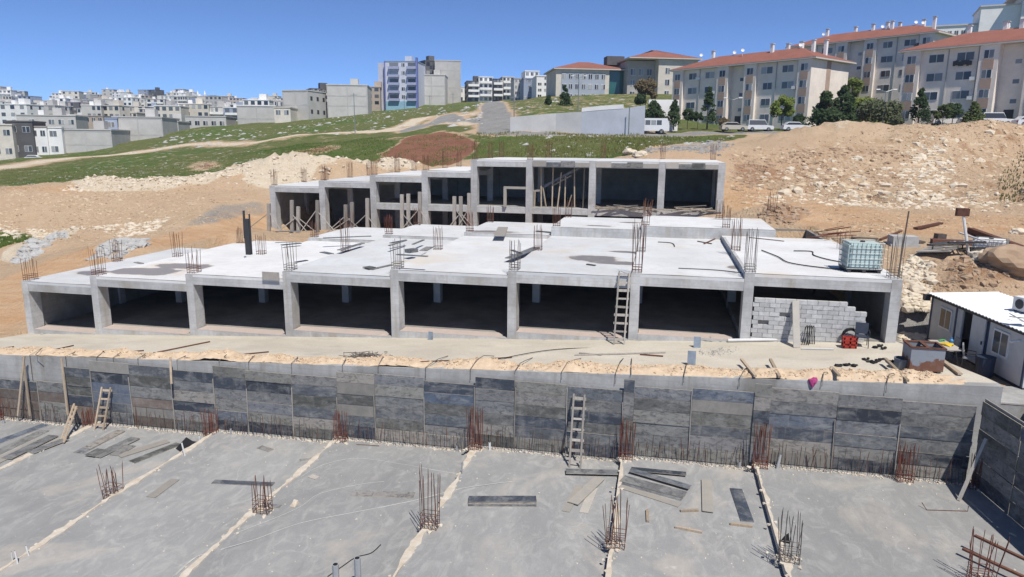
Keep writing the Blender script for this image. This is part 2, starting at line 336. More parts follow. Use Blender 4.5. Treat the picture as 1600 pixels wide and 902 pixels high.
def axis(segs):
    out = [segs[0][0]]
    for a, b, d0, d1 in segs:
        x = a; n = 0
        while x < b - 1e-6:
            t = (x-a)/(b-a); x = min(b, x + d0+(d1-d0)*t); out.append(x)
        out[-1] = b
    return np.array(out)
gx = axis([(-1600,-220,160,9),(-220,-70,6,1.1),(-70,12.9,.55,.55),(12.9,45,.55,.55),(45,110,.7,3),(110,320,3.5,14),(320,1600,20,160)])
gy = axis([(-300,0,60,5),(0,26.4,4,1.1),(26.4,95,.5,.55),(95,180,.7,2.2),(180,420,2.5,7),(420,800,9,20),(800,2600,40,260)])
XX, YY = np.meshgrid(gx, gy, indexing='xy'); ZZ = terr(XX, YY)
ny, nx = XX.shape
idx = np.arange(nx*ny).reshape(ny, nx)
cx = (gx[:-1]+gx[1:])/2; cy = (gy[:-1]+gy[1:])/2
keep = ~((cx[None,:] < 12.9) & (cx[None,:] > -60) & (cy[:,None] < 26.4))           # the pit is open: the raft slab is its floor
q = np.stack([idx[:-1,:-1], idx[:-1,1:], idx[1:,1:], idx[1:,:-1]], -1)[keep]
me = bpy.data.meshes.new('terrain')
me.vertices.add(nx*ny); me.vertices.foreach_set('co', np.stack([XX,YY,ZZ],-1).ravel())
me.loops.add(q.size); me.loops.foreach_set('vertex_index', q.ravel().astype(np.int32))
me.polygons.add(len(q)); me.polygons.foreach_set('loop_start', np.arange(len(q))*4); me.polygons.foreach_set('loop_total', np.full(len(q),4))
me.update(); me.validate()
me.polygons.foreach_set('use_smooth', np.ones(len(q), bool))

# ground cover: zones laid out as ground polygons, edges broken up by noise in the shader
def inpoly(x, y, poly):
    r = np.zeros(x.shape, bool); n = len(poly)
    for i in range(n):
        x0, y0 = poly[i]; x1, y1 = poly[(i+1) % n]
        c = ((y0 > y) != (y1 > y)); r ^= c & (x < (x1-x0)*(y-y0)/(y1-y0+1e-12)+x0)
    return r
def segd(x, y, pl):
    d = np.full(x.shape, 1e9)
    for (x0,y0),(x1,y1) in zip(pl[:-1], pl[1:]):
        t = np.clip(((x-x0)*(x1-x0)+(y-y0)*(y1-y0))/((x1-x0)**2+(y1-y0)**2+1e-9), 0, 1); d = np.minimum(d, np.hypot(x-x0-t*(x1-x0), y-y0-t*(y1-y0)))
    return d
def G(s): return [tuple(hit(*map(float, q.split(',')))[:2]) for q in s.split()]
vx, vy = XX.ravel(), YY.ravel(); dist = np.hypot(vx, vy)
grass = np.zeros(nx*ny); red = np.zeros(nx*ny); pale = np.zeros(nx*ny); road = np.zeros(nx*ny); brown = np.zeros(nx*ny); track = np.zeros(nx*ny)
wob = 6*fbm(vx*.05, vy*.05, 4); _k = np.clip(dist/120,.2,2); wx, wy = vx+(9*fbm(vx*.06, vy*.06, 5)+3*fbm(vx*.3, vy*.3, 3))*_k, vy+(9*fbm(vx*.06+40, vy*.06, 5)+3*fbm(vx*.3+9, vy*.3, 3))*_k
grass[dist > 125] = .64
grass[inpoly(wx, wy, G('-60,296 0,293 110,288 210,284 330,278 420,262 520,248 600,236 640,228 600,212 460,218 330,222 250,235 120,255 -80,268'))] = .62
grass[inpoly(wx, wy, G('380,262 520,250 620,262 740,250 1000,243 1010,228 1150,222 1180,210 1000,206 800,205 740,203 600,214 480,226 400,236'))] = .75
grass[inpoly(wx, wy, G('-60,405 0,402 40,394 62,378 40,370 -60,372'))] = 1
grass[inpoly(wx, wy, G('1575,300 1600,290 1640,270 1640,330 1590,330'))] = .6
grass[inpoly(wx, wy, G('800,204 1000,204 1040,190 1040,158 860,150 800,162'))] = .58
grass[inpoly(wx, wy, G('1010,208 1130,206 1240,204 1400,199 1390,192 1200,190 1050,196'))] = .9
red[inpoly(wx, wy, G('565,262 600,240 640,215 700,205 745,206 740,225 725,250 690,268 640,270'))] = 1
for s in ('470,238 500,228 530,232 500,244 460,244', '300,262 330,250 352,256 320,268', '560,222 600,218 640,215 620,222'): red[inpoly(wx, wy, G(s))] = .55
for s in ('1185,345 1215,325 1245,332 1260,345 1230,352 1190,352', '1140,250 1200,262 1230,275 1190,290 1140,280', '1445,300 1500,230 1540,240 1500,262 1460,290', '1440,470 1480,430 1560,420 1600,440 1600,480 1560,470'): brown[inpoly(wx, wy, G(s))] = .8
pale[inpoly(wx, wy, G('380,296 400,262 440,250 560,258 640,262 665,280 560,286 420,300'))] = 1
pale[inpoly(wx, wy, G('90,300 160,284 260,284 400,270 400,290 250,300'))] = .9
pale[inpoly(wx, wy, G('0,410 40,400 100,372 130,378 60,402 0,425'))] = 1
pale[inpoly(wx, wy, G('140,405 180,385 225,382 235,392 180,408'))] = 1
pale[inpoly(wx, wy, G('1260,218 1300,202 1345,210 1350,218'))] = .5
def path(s, w, arr, val=1): 
    d = segd(vx+wob*.1, vy, G(s)); arr[:] = np.maximum(arr, val*np.clip(1.4-d/w, 0, 1))
path('-40,268 0,262 60,254 130,246 200,240 270,231', 4, pale, .9); path('270,231 330,224 400,224 460,213 520,208 600,206', 3, pale, .8); path('600,206 650,200 700,184 740,178', 3, pale, .9); path('600,206 655,186 690,182 740,195', 2.5, pale, .8)
grass *= 1-np.clip(pale, 0, 1)*.95; grass *= 1-red*.85
path('776,207 775,195 773,180 770,168 769,160', 3.6, road); path('640,205 700,180 760,190', 3, road, .8); path('400,330 360,330 320,345', 2.2, road, .55)
path('800,209 900,210 1000,210 1060,209 1130,207 1240,206 1330,205 1450,202 1600,199 1680,197', 3.2, road, .95)
path('1425,540 1440,520 1460,505', 2.5, road, .8)
path('1150,300 1210,315 1300,338 1400,345 1500,348 1640,350', 4.5, track, 1); path('1180,330 1300,352 1420,362 1600,362', 2.2, track, .7); path('-40,470 20,450 100,410 200,390 320,365 400,345', 2.6, track, 1); path('-40,300 100,298 250,294 400,288', 1.6, track, .9); path('-40,520 0,490 40,460', 3, track, .8)
path('640,262 690,235 715,212', 1.2, brown, .9); path('600,255 640,232 660,214', 1.0, brown, .8)
grass *= 1-np.clip(road, 0, 1)
def soft(a, n=4):
    b = a.reshape(ny, nx)
    for _ in range(n): p_ = np.pad(b, 1, mode='edge'); b = (p_[1:-1,1:-1]*2+p_[:-2,1:-1]+p_[2:,1:-1]+p_[1:-1,:-2]+p_[1:-1,2:])/6
    return b.ravel()
red = soft(red, 6); brown = soft(brown, 5); grass = soft(grass, 3); pale = soft(pale, 3)
bankm = soft(inpoly(wx, wy, G('1140,320 1140,238 1260,228 1400,224 1500,214 1640,204 1640,310 1400,318 1300,312')).astype(float), 4)
rocky = np.clip(.5+1.6*fbm(vx*.02+9, vy*.02, 3), 0, 1)*(dist > 110)
rocky *= np.clip(.45 + (dist-150)/150, 0, .8)
rocky[inpoly(wx, wy, G('-60,294 110,288 330,276 420,258 440,236 330,222 120,255 -80,268'))] = .8
rocky[inpoly(wx, wy, G('800,204 1000,204 1040,190 1040,158 860,150 800,162'))] = .9
rocky[inpoly(wx, wy, G('735,250 1000,242 1010,230 1150,216 1000,210 800,208 745,208'))] = .7
rocky[inpoly(wx, wy, G('400,215 560,190 600,178 680,165 690,178 620,200 500,212'))] = .85
for nm, ar in (('grass',grass),('red',red),('pale',pale),('road',road),('brown',brown),('track',track),('bank',bankm),('rocky',rocky)):
    at = me.attributes.new(nm, 'FLOAT', 'POINT'); at.data.foreach_set('value', ar.astype(np.float32))
def m_ground():
    t = NT('earth', .95, .1)
    n1 = t.noise(.35, 6, .65); n2 = t.noise(1.6, 6, .7); n3 = t.noise(7, 5, .7); nb = t.noise(.06, 5, .6)
    def msk(a, sc=1.4, w=.09, lo=.5):
        v = t.math('ADD', t.attr(a).outputs['Fac'], t.math('MULTIPLY', t.math('SUBTRACT', t.math('ADD', t.math('MULTIPLY', n1, .6), t.math('MULTIPLY', n2, .4)), .5), sc)); return t.ramp(v, lo-w, lo+w)
    k = t.mix(t.ramp(n1, .3, .7), (.455,.33,.212), (.545,.41,.283)); k = t.mix(t.ramp(nb, .4, .62, 0, .7), k, (.50,.355,.235)); k = t.mix(t.ramp(n2, .55, .75, 0, .6), k, (.57,.45,.32)); k = t.mix(t.ramp(n2, .2, .4, .45, 0), k, (.36,.25,.155))
    bs = t.noise(.55, 6, .72, t.scaled(1,.35,.35), .8); bk = t.attr('bank').outputs['Fac']; k = t.mix(t.math('MULTIPLY', t.ramp(bs, .5, .62, 0, .75), bk), k, (.34,.205,.115)); k = t.mix(t.math('MULTIPLY', t.ramp(t.noise(1.7, 5, .75, t.scaled(1,.5,.5), .5), .58, .66, 0, .85), bk), k, (.22,.13,.075))  # brown streaks painted on the bank for gully shade its relief lacks
    k = t.mix(msk('track', .7, .2), k, t.mix(t.ramp(t.noise(.8,5,.65,t.scaled(.35,1.6,1)), .3, .7), (.50,.30,.165), (.58,.41,.26)))
    k = t.mix(msk('brown'), k, t.mix(t.ramp(n2, .3, .7), (.28,.155,.085), (.40,.26,.165)))
    k = t.mix(msk('red'), k, t.mix(t.ramp(n1, .3, .7), (.19,.085,.055), (.28,.14,.09)))
    g = t.mix(t.ramp(n2, .35, .65), (.085,.115,.033), (.145,.15,.055)); g = t.mix(t.ramp(nb, .45, .6, 0, .7), g, (.065,.125,.024)); g = t.mix(t.ramp(n3, .55, .75, 0, .5), g, (.25,.21,.11)); g = t.mix(t.ramp(n1, .56, .68, 0, .65), g, (.20,.155,.085))
    k = t.mix(msk('grass', 1.1), k, g)
    rk = t.math('MULTIPLY', t.ramp(t.vor(.55), .12, .3, 1, 0), t.ramp(t.noise(.22, 4), .45, .55)); rk = t.math('MULTIPLY', rk, t.attr('rocky').outputs['Fac'])
    k = t.mix(t.math('MINIMUM', rk, .9), k, (.46,.43,.38))
    k = t.mix(msk('pale', .8), k, t.mix(t.ramp(n2, .3, .7), (.56,.46,.335), (.66,.575,.455)))
    k = t.mix(msk('road', .5), k, t.mix(t.ramp(n1, .3, .7), (.23,.225,.215), (.31,.30,.285)))
    k = t.mix(t.ramp(n3, .55, .8, 0, .35), k, (.2,.15,.1))
    v1 = t.n('ShaderNodeTexVoronoi'); v1.inputs['Scale'].default_value = 2.6; t.l(t.pos, v1.inputs['Vector']); v2 = t.n('ShaderNodeTexVoronoi'); v2.inputs['Scale'].default_value = 6.5; t.l(t.pos, v2.inputs['Vector'])
    c1 = t.sep(v1.outputs['Color']); c2 = t.sep(v2.outputs['Color']); bare = t.math('SUBTRACT', 1.0, t.math('MAXIMUM', t.ramp(t.attr('grass').outputs['Fac'], .3, .8, 0, .75), t.ramp(t.attr('road').outputs['Fac'], .3, .8, 0, 1))); bare = t.math('MULTIPLY', bare, t.ramp(t.attr('track').outputs['Fac'], .3, .9, 1, .3))
    s1 = t.math('MULTIPLY', t.math('MULTIPLY', t.ramp(v1.outputs['Distance'], .05, .13, 1, 0), t.ramp(c1[0], .72, .74)), bare); s2 = t.math('MULTIPLY', t.math('MULTIPLY', t.ramp(v2.outputs['Distance'], .02, .06, 1, 0), t.ramp(c2[0], .6, .62)), bare)
    k = t.mix(t.math('MINIMUM', s1, .85), k, t.mix(c1[1], (.60,.48,.345), (.33,.225,.14))); k = t.mix(t.math('MINIMUM', s2, .8), k, t.mix(c2[1], (.64,.54,.42), (.30,.21,.14)))
    t.col(k); t.bump(t.math('ADD', t.math('ADD', t.math('MULTIPLY', n2, 3), n3), t.math('ADD', s1, t.math('MULTIPLY', s2, .5))), .9, .14); return t.m
M_EARTH = m_ground(); me.materials.append(M_EARTH)
terrain = tag(obj('terrain', me), kind='structure')
# ================================================================ RAFT SLAB (pit floor)
rng = random.Random(3)
JX = [-43.5,-37.2,-31,-25,-18.75,-13,-6.85,-.95,4.0,13.0]
def slabz(x):
    for a, b in zip(JX[:-1], JX[1:]):
        if x < b: return .038*min((a+b)/2, 7.1)
    return .27
raft = tag(obj('concrete_raft', None), kind='structure')
for a, b in zip(JX[:-1], JX[1:]):
    z = slabz((a+b)/2); m = MB(); m.box(a, b, -12, 26.42, z-.5, z); m.build('slab_bay', M_FLOOR, raft)
for i, x in enumerate(JX[1:-1]):                          # ragged mortar strip along each joint
    z = slabz(x+.1); m = MB(); n = 150; vs = []; fs = []; r2 = random.Random(i)
    for k in range(n+1):
        y = -11+37.2*k/n; c = x+.05*math.sin(y*.7+i)+r2.uniform(-.03,.03); w = .10+.05*math.sin(y*1.9+i*2)+r2.uniform(-.03,.05)
        a, b = max(c-w, x-.06) if x > -2 else c-w, c+w
        h = .018+r2.uniform(0,.025)
        vs += [(a, y, z-.12), (a+.02, y, z+h), (b-.02, y, z+h+r2.uniform(-.01,.01)), (b, y, z-.12)]
        if k: o = (k-1)*4; fs += [(o+j, o+j+1, o+j+5, o+j+4) for j in range(3)]
    m.add(vs, fs)
    for k in range(70):
        y = r2.uniform(10, 26); m.rock((x+r2.gauss(0,.1), y, z+.01), r2.uniform(.02,.07), r2)
    m.build('joint_strip', M_MORTAR, raft)
# crumbs of mortar and soil along the wall foot
m = MB(); r2 = random.Random(4)
for k in range(2600):
    x = r2.uniform(-38, 11.2); m.rock((x, 25.98-abs(r2.gauss(0,.10)), slabz(x)+.015), r2.uniform(.012,.045), r2)
tag(m.build('mortar_crumbs', M_MORTAR), 'pale crumbled mortar lying along the foot of the formwork', 'rubble', kind='stuff')

# ================================================================ RETAINING WALL + FORMWORK
def wtop(x): return 3.32+.045*x
t = thing('retaining_wall', 'long grey concrete retaining wall behind the dark formwork boards', 'wall', (-12, 26.55, 0))
XS = [-43.5]+JX[1:-1]+[12.0]
for a, b in zip(XS[:-1], XS[1:]):
    m = MB(); m.hexa([(a,26.36,-2),(b,26.36,-2),(b,26.75,-2),(a,26.75,-2)], [(a,26.36,wtop(a)),(b,26.36,wtop(b)),(b,26.75,wtop(b)),(a,26.75,wtop(a))]); m.build('wall_section', M_WALLC, t)
# formwork boards, one by one
seams = [-43,-41,-39,-37.2,-35,-33,-31.1]+[atY(px, 630+px*.04, 26.1).x for px in (60,103,145,206,270,336,386,456,527,586,662,742,803,885,973)]
fw = thing('formwork_wall', 'long row of scuffed dark formwork boards standing against the retaining wall', 'formwork', (-12, 26.2, 0))
M_PLYG = plain('grey_ply', (.30,.28,.25), .25, 2.5, .8, rv=.25, c2=(.22,.21,.195)); M_PLYB = plain('blue_ply', (.10,.125,.18), .3, 3, .6, c2=(.19,.20,.21)); M_PLYR = plain('rust_stained_ply', (.15,.115,.098), .3, 2.5, .75, rv=.35, c2=(.24,.21,.185))
_pl = {}
def board(p, cx_, y, cz, w, h, mat, rot=(0,0,0), th=.03):
    k = mat.name
    if k not in _pl:
        q = MB(); q.box(-.5,.5,-.5,.5,-.5,.5); q.mi = [1,1,0,1,0,1]; _pl[k] = q.mesh('formwork_board', [mat, M_PLYE])
    return obj('formwork_board', _pl[k], p, (cx_, y, cz), rot, (w, th, h))
def boards(p, a, b, z0, n, rw, skip=(), yy=26.18):
    z = z0
    for r in range(n):
        h = rw*rng.uniform(.9,1.08)
        if r not in skip:
            mat = M_PLY
            if -37 < a < -22 and r < 3 and rng.random() < .65: mat = M_PLYR
            if -26 < a < -24.5 and r in (2,3): mat = M_PLYB
            if rng.random() < .06: mat = M_PLYG
            board(p, (a+b)/2, yy+rng.uniform(-.02,.02), z+h/2, b-a-.015, h-.012, mat, (rng.uniform(-.02,.02), rng.uniform(-.006,.006), 0))
        z += h
    return z
for a, b in zip(seams[:-1], seams[1:]):
    lo = a < -28
    boards(fw, a, b, slabz((a+b)/2)+.03, 4 if lo else 6, .49 if lo else rng.choice((.485,.495,.47)))
for pil_, ra in ((((-1.02),(-.62)), None), ((3.78,4.36), None)):
    z0 = slabz(pil_[1]); 
    for r in range(6): board(fw, sum(pil_)/2, 26.12, z0+.26+r*.52, pil_[1]-pil_[0], .51, M_PLY)
for s in (((-.62),1.55,3.78),(4.36,6.68,8.82,11.2)):
    for a, b in zip(s[:-1], s[1:]): boards(fw, a, b, slabz((a+b)/2)+.03, 6, .49)
for x in [s for s in seams if s > -30][::1]+[1.55,6.68,8.82]:                         # timber battens on the seams
    m = MB(); z = slabz(x); m.bar((x,26.14,z), (x+rng.uniform(-.05,.05),26.13,z+rng.uniform(1.6,3.1)), .03, .03); m.build('batten', M_TIMBG, fw)
# side formwork running towards the camera
sw = thing('side_formwork', 'shaded dark formwork boards closing the right side of the pit', 'formwork', (10.8, 18, 0))
ys = [26.1,23.9,21.7,19.5,17.3,15.2]
def swx(y): return 11.32+.12*(26.3-y)
SWR = math.pi/2+math.atan(.12)
for a, b in zip(ys[:-1], ys[1:]):
    for r in range(6): board(sw, swx((a+b)/2)+rng.uniform(-.02,.02), (a+b)/2, .30+r*.515+.25, a-b-.02, .50, M_PLY, (0,rng.uniform(-.01,.01),SWR))
    m = MB(); m.bar((swx(b)+.1,b,.2),(swx(b)+.1,b,3.45),.09,.05); m.build('batten', M_TIMBG, sw)
m = MB(); m.bar((swx(26.1)+.07,26.1,3.4),(swx(15.2)+.07,15.2,3.4),.05,.12); m.build('top_rail', M_TIMBG, sw)
m = MB(); m.bar((swx(26.1)+.12,26.1,2.2),(swx(15.2)+.12,15.2,2.2),.05,.12); m.build('waler', M_TIMBG, sw)
m = MB(); m.box(12.86,13.15,8,26.3,-2,3.15); w2 = m.build('pit_side_wall', M_WALLC); tag(w2, 'rough concrete wall beyond the trench behind the side formwork', 'wall'); recentre(w2, (13,17,-2))
m = MB(); m.box(12.02,19,26.42,28.4,2.4,3.26); yd = m.build('yard_slab', M_WALLC); tag(yd, kind='structure')
m = MB(); m.bar((10.4,24.6,.28),(11.25,25.3,2.3),.1,.06); s1 = m.build('raking_prop', M_TIMBG); tag(s1,'pale timber prop raking against the shaded side formwork in the corner','prop'); recentre(s1,(10.4,24.6,.28))
m = MB(); m.tube([(11.95,23.6,3.0),(11.95,23.6,3.95)],.05,7); s1 = m.build('timber_post', M_TIMB); tag(s1,'short pale round post above the side formwork at right edge','post'); recentre(s1,(11.95,23.6,3.0))

# ================================================================ REBAR
_bar = {}
def barmesh(mat, k):
    if (mat.name, k) not in _bar:
        r2 = random.Random(k); m = MB(); a = r2.uniform(-.012,.012)*k; b = r2.uniform(-.012,.012)*k
        m.tube([(0,0,0),(a*.15,b*.1,.45),(a,b,1)], 1, 4)
        for v in range(len(m.v)):
            x, y, z = m.v[v]; i = v//4; c = [(0,0),(a*.15,b*.1),(a,b)][i]
            m.v[v] = (c[0]+(x-c[0])*.011, c[1]+(y-c[1])*.011, z)
        _bar[(mat.name, k)] = m.mesh('bar', mat)
    return _bar[(mat.name, k)]
_st = {}
def stirrup(mat, sx, sy):
    k = (mat.name, round(sx,2), round(sy,2))
    if k not in _st:
        m = MB(); a, b = sx/2+.015, sy/2+.015; m.tube([(-a,-b,0),(a,-b,.01),(a,b,0),(-a,b,.01),(-a,-b,0)], .011, 4); _st[k] = m.mesh('stirrup', mat)
    return _st[k]
def cage(p, h, label, group, mat=M_RUST, sx=.5, sy=.3, nx=4, lean=.03, ties=3, bend=1, dirx=0, rz=0, base=None, tieh=.35):
    p = Vector(p); t = thing('rebar_cage', label, 'rebar', p, group)
    pts = [(sx*(i/(nx-1)-.5), s*sy/2) for i in range(nx) for s in (-1,1)] + [(-sx/2,0),(sx/2,0)]
    for (x, y) in pts:
        hh = h*rng.uniform(.84,1.06); c, s = math.cos(rz), math.sin(rz)
        obj('bar', barmesh(mat, rng.randrange(1,7)*bend if bend else 0), t, p+Vector((x*c-y*s, x*s+y*c, -.05)), (rng.gauss(0,lean), rng.gauss(0,lean)+dirx, rng.random()*6), (1.0,1.0,hh))
    for k in range(ties):
        obj('stirrup', stirrup(mat, sx, sy), t, p+Vector((0,0,.05+k*tieh*.42)), (0,0,rz+rng.uniform(-.03,.03)))
    if base:
        m = MB()
        for k in range(16): m.rock((p.x+rng.gauss(0,sx*.4), p.y+rng.gauss(0,sy*.5), p.z+.02), rng.uniform(.05,.11), rng)
        tag(m.build('mortar_collar', base, t), kind='stuff')
    return t
gS = 'rebar cages rising from the pit slab'; 
for px, py, h, mt, ln, dx, lb in [(177,778,1.25,M_RUST,.035,-.13,'leaning brown rebar bundle on the slab near the flat boards at left'),(411,800,1.28,M_RUST,.05,0,'short brown rebar cage on the slab joint left of the single dark board'),
        (672,824,1.95,M_RUST,.012,0,'tall straight rebar cage on the slab beside the string lines'),(962,854,1.65,M_RUST,.05,0,'rebar cage on the slab below the scattered boards'),
        (1232,876,1.5,M_STEEL,.05,.09,'grey splayed rebar cage with a dark rag on the right slab joint'),(1530,912,1.55,M_RUSTR,.05,.05,'reddish rebar cage crossed by two long timbers in the lower right')]:
    p = onz(px, py, slabz(onz(px,py,0,.038).x)); cage(p, h, lb, gS, mt, .52, .34, 5, ln, 4, 1, dx, base=M_MORTAR)
gW = 'rebar cages along the foot of the formwork wall'
for px, h, lb in [(5,1.2,'red rebar cage at the far left of the formwork wall'),(150,1.1,'red rebar cage behind the leaning ladder at left'),(337,1.35,'splayed red rebar cage between dark and pale boards'),(538,1.4,'red rebar cage at the end of the second slab joint'),
        (746,1.75,'tall red rebar cage at the end of the middle slab joint'),(978,1.65,'red rebar cage in front of the grey board pilaster'),(1185,1.7,'dark red rebar cage in the wall recess'),(1408,1.4,'splayed red rebar cage on a crumbly mound near the corner'),(1520,1.3,'rebar cage standing in the shaded corner')]:
    p = onz(px, 655+px*.062, 0, .038); p.y = 25.72; p.z = slabz(p.x); cage(p, h, lb, gW, M_RUSTR, .5, .26, 7, .03, 3, 1, base=M_MORTAR)
# starter bars along the wall foot, one row for each bay
for i, (a, b) in enumerate(zip(JX[1:-1], JX[2:])):
    t = thing('starter_bar_row', ['row of thin starter bars at the far left foot of the formwork','row of thin starter bars under the rusty boards at left','row of thin starter bars left of the red splayed cage','row of thin starter bars right of the leaning left ladder','row of grey starter bars left of the tall red cage','row of starter bars behind the tall single ladder','row of starter bars under the boards right of the pilaster','row of thin crooked starter bars near the shaded corner'][i], 'rebar', ((a+b)/2, 25.9, slabz((a+b)/2)), 'starter bars along the formwork foot')
    x = a+.45
    while x < b-.4:
        obj('bar', barmesh(M_STEEL if rng.random() < .6 else M_RUST, rng.randrange(1,7)), t, (x, 25.9+rng.uniform(-.06,.1), slabz(x)-.05), (rng.gauss(-.02,.06), rng.gauss(0,.06), rng.random()*6), (.95,.95,rng.uniform(.55,1.1)))
        x += rng.uniform(.07,.17)
m = MB(); r2 = random.Random(14)
for k in range(900):
    x = r2.uniform(-30,10.5); y = r2.uniform(13,25.8); c = mnoise.noise((x*.35,y*.35,2))
    if c > -.1: m.rock((x,y,slabz(x)+.005), r2.uniform(.008,.035), r2)
tag(m.build('slab_litter', M_MORTAR), 'tiny crumbs and chips strewn over the pit slab', 'litter', kind='stuff')
# ================================================================ BOARDS, TIMBERS, PIPES ON THE SLAB
def lay(px0, py0, px1, py1, w, label, group, mat=M_PLY, th=.025, lift=0.0, name='loose_board', cat='board', tilt=0.0, zf=None):
    a = onz(px0, py0, 0, .038); b = onz(px1, py1, 0, .038); c = (a+b)/2; z = (zf if zf is not None else slabz(c.x))+lift+th/2+.003
    a.z = z; b.z = z+tilt; m = MB(); m.bar(a, b, w, th); m.mi = [1,0,1,1,1,1]; o = m.build(name, [mat, M_PLYE] if name == 'loose_board' else mat); tag(o, label, cat, group); recentre(o, ((a.x+b.x)/2, (a.y+b.y)/2, z)); return o
gB = 'loose boards lying on the pit slab'
for i, a in enumerate([(-20,698,72,663,.5,0),(-15,712,70,672,.5,.0),(-10,722,68,684,.5,0),(10,716,84,680,.5,.03),(30,716,98,683,.45,0),(48,714,104,692,.4,.03)]):
    lay(*a[:5], ['rearmost dark board','second dark board from the back','pale board in the middle','dark board in front of the pale one','pale front board','short frontmost dark board'][i]+' of the heap at the left edge', gB, M_PLY if i not in (2,4) else M_PLYPALE, lift=a[5]+i*.004)
for i, a in enumerate([(122,711,186,677,.5,0),(136,704,190,676,.4,.03),(150,716,212,686,.5,.03),(140,716,160,706,.5,.06),(178,712,205,697,.45,0)]):
    lay(*a[:5], ['long leftmost board','narrow rear board','long bluish right board','short top cross board','short right board'][i]+' of the heap below the leaning left ladder', gB, M_PLY, lift=a[5]+i*.005)
lay(186,713,262,688,.42,'pale tan board left of the dark bent sheet', gB, M_PLYPALE, lift=.01)
lay(206,721,280,691,.42,'grey board lying beside the pale tan board', gB, M_PLY)
lay(236,780,274,752,.36,'small tan board alone on the left slab bay', gB, M_PLYPALE)
lay(333,753.5,427,754.5,.3,'single dark board across the second slab joint', gB)
lay(549,772,647,772,.42,'wide dark board with a pale streak left of the tall rebar cage', gB)
for k in range(3): lay(732,790-k*1.5,838,787-k*2,.42,['lowest','middle','topmost'][k]+' board of the dark stack right of the tall rebar cage', gB, lift=k*.035)
lay(884,739,978,738,.38,'dark board bridging the slab joint below the ladder', gB, lift=.09)
lay(895,787,937,746,.40,'bluish pale board leaning across thin boards', gB, M_PLYPALE, lift=.05)
lay(884,798,905,757,.28,'thin pale board left under the bluish board', gB, M_PLYPALE); lay(912,799,928,760,.3,'thin pale board right under the bluish board', gB, M_PLYPALE)
lay(986,739,1072,744,.28,'dark narrow board at the back of the crossed pile', gB, lift=.07); lay(985,742,1078,766,.3,'narrow board crossing the pile diagonally', gB, lift=.10)
lay(972,753,1070,776,.5,'large dark board on top of the right pile', gB, lift=.035); lay(974,757,1068,779,.5,'large board under the dark one of the right pile', gB); lay(968,764,1062,791,.3,'long pale board at the front of the right pile', gB, M_PLYPALE)
lay(1104,751,1106,801,.36,'greyish tan board lying along the slab right of the pile', gB, M_PLYPALE, lift=.04); lay(1150,762,1168,813,.42,'bluish dark board lying near the right slab joint', gB)
lay(738,696,790,697,.2,'thin board near the foot of the middle formwork', gB); lay(557,698,592,699,.05,'thin dark bar in front of the grey starter bars', gB, M_RUST)
lay(405,699,424,704,.3,'small dark scrap board on the second slab bay', gB); lay(468,717,498,712,.16,'broken dark board beside the second slab joint', gB); lay(467,730,482,727,.2,'small broken board scrap beside the slab joint', gB); lay(425,795,438,796,.2,'tiny dark scrap by the short rebar cage', gB); lay(485,748,496,751,.25,'pale paper-like scrap on the slab', gB, M_PLYPALE)
gT = 'short timbers on the pit slab'
for a, lb in [((1011,801,1012,819),'short upright-pointing timber offcut right of the lower rebar cage'),((1063,800.5,1091,798.5),'short pale timber offcut below the greyish tan board'),((1055,826,1097,833),'brownish round timber in the open slab area'),((1141,818,1176,821),'short timber below the bluish dark board')]:
    lay(*a, .09, lb, gT, M_TIMB, .07, name='timber_offcut', cat='timber')
lay(1503,866,1620,918,.1,'lower long rusty timber across the red cage in the corner', 'long timbers in the lower right', M_RUST, .06, .22, name='long_timber', cat='timber'); lay(1520,858,1620,905,.1,'upper long rusty timber across the red cage in the corner', 'long timbers in the lower right', M_RUST, .06, .5, name='long_timber', cat='timber')
a = onz(1448,797,.28); b = onz(1512,799,.28); m = MB(); m.tube([a+Vector((-.1,.2,.15)),a,b,b+Vector((0,0,.18))],.016,5); o = m.build('bent_bar', M_RUST); tag(o,'thin bent bar lying alone on the right slab bay','rebar'); recentre(o,a)
# bent black sheet
p = onz(287,706,-.85); m = MB(); m.add([p+Vector(v) for v in ((-.5,.15,.02),(0,-.15,.06),(.05,.55,.25),(-.4,.75,.30),(.5,-.05,.03),(.45,.6,.2))],[(0,1,2,3),(1,4,5,2)]); o = m.build('bent_sheet', M_BLACK); o.modifiers.new('s','SOLIDIFY').thickness=.012; tag(o,'black bent sheet at the start of the left slab joint','sheet'); recentre(o,p)
# rag hanging in the grey cage
p = onz(1226,848,.3); m = MB(); m.add([p+Vector(v) for v in ((-.12,0,-.35),(.06,.02,-.4),(.16,0,-.1),(.1,.03,.3),(-.02,0,.2),(-.15,.02,-.05))],[(0,1,2,3,4,5)]); o = m.build('dark_rag', M_BLACK); o.modifiers.new('s','SOLIDIFY').thickness=.03; tag(o,'dark rag caught in the grey rebar cage','cloth'); recentre(o,p)
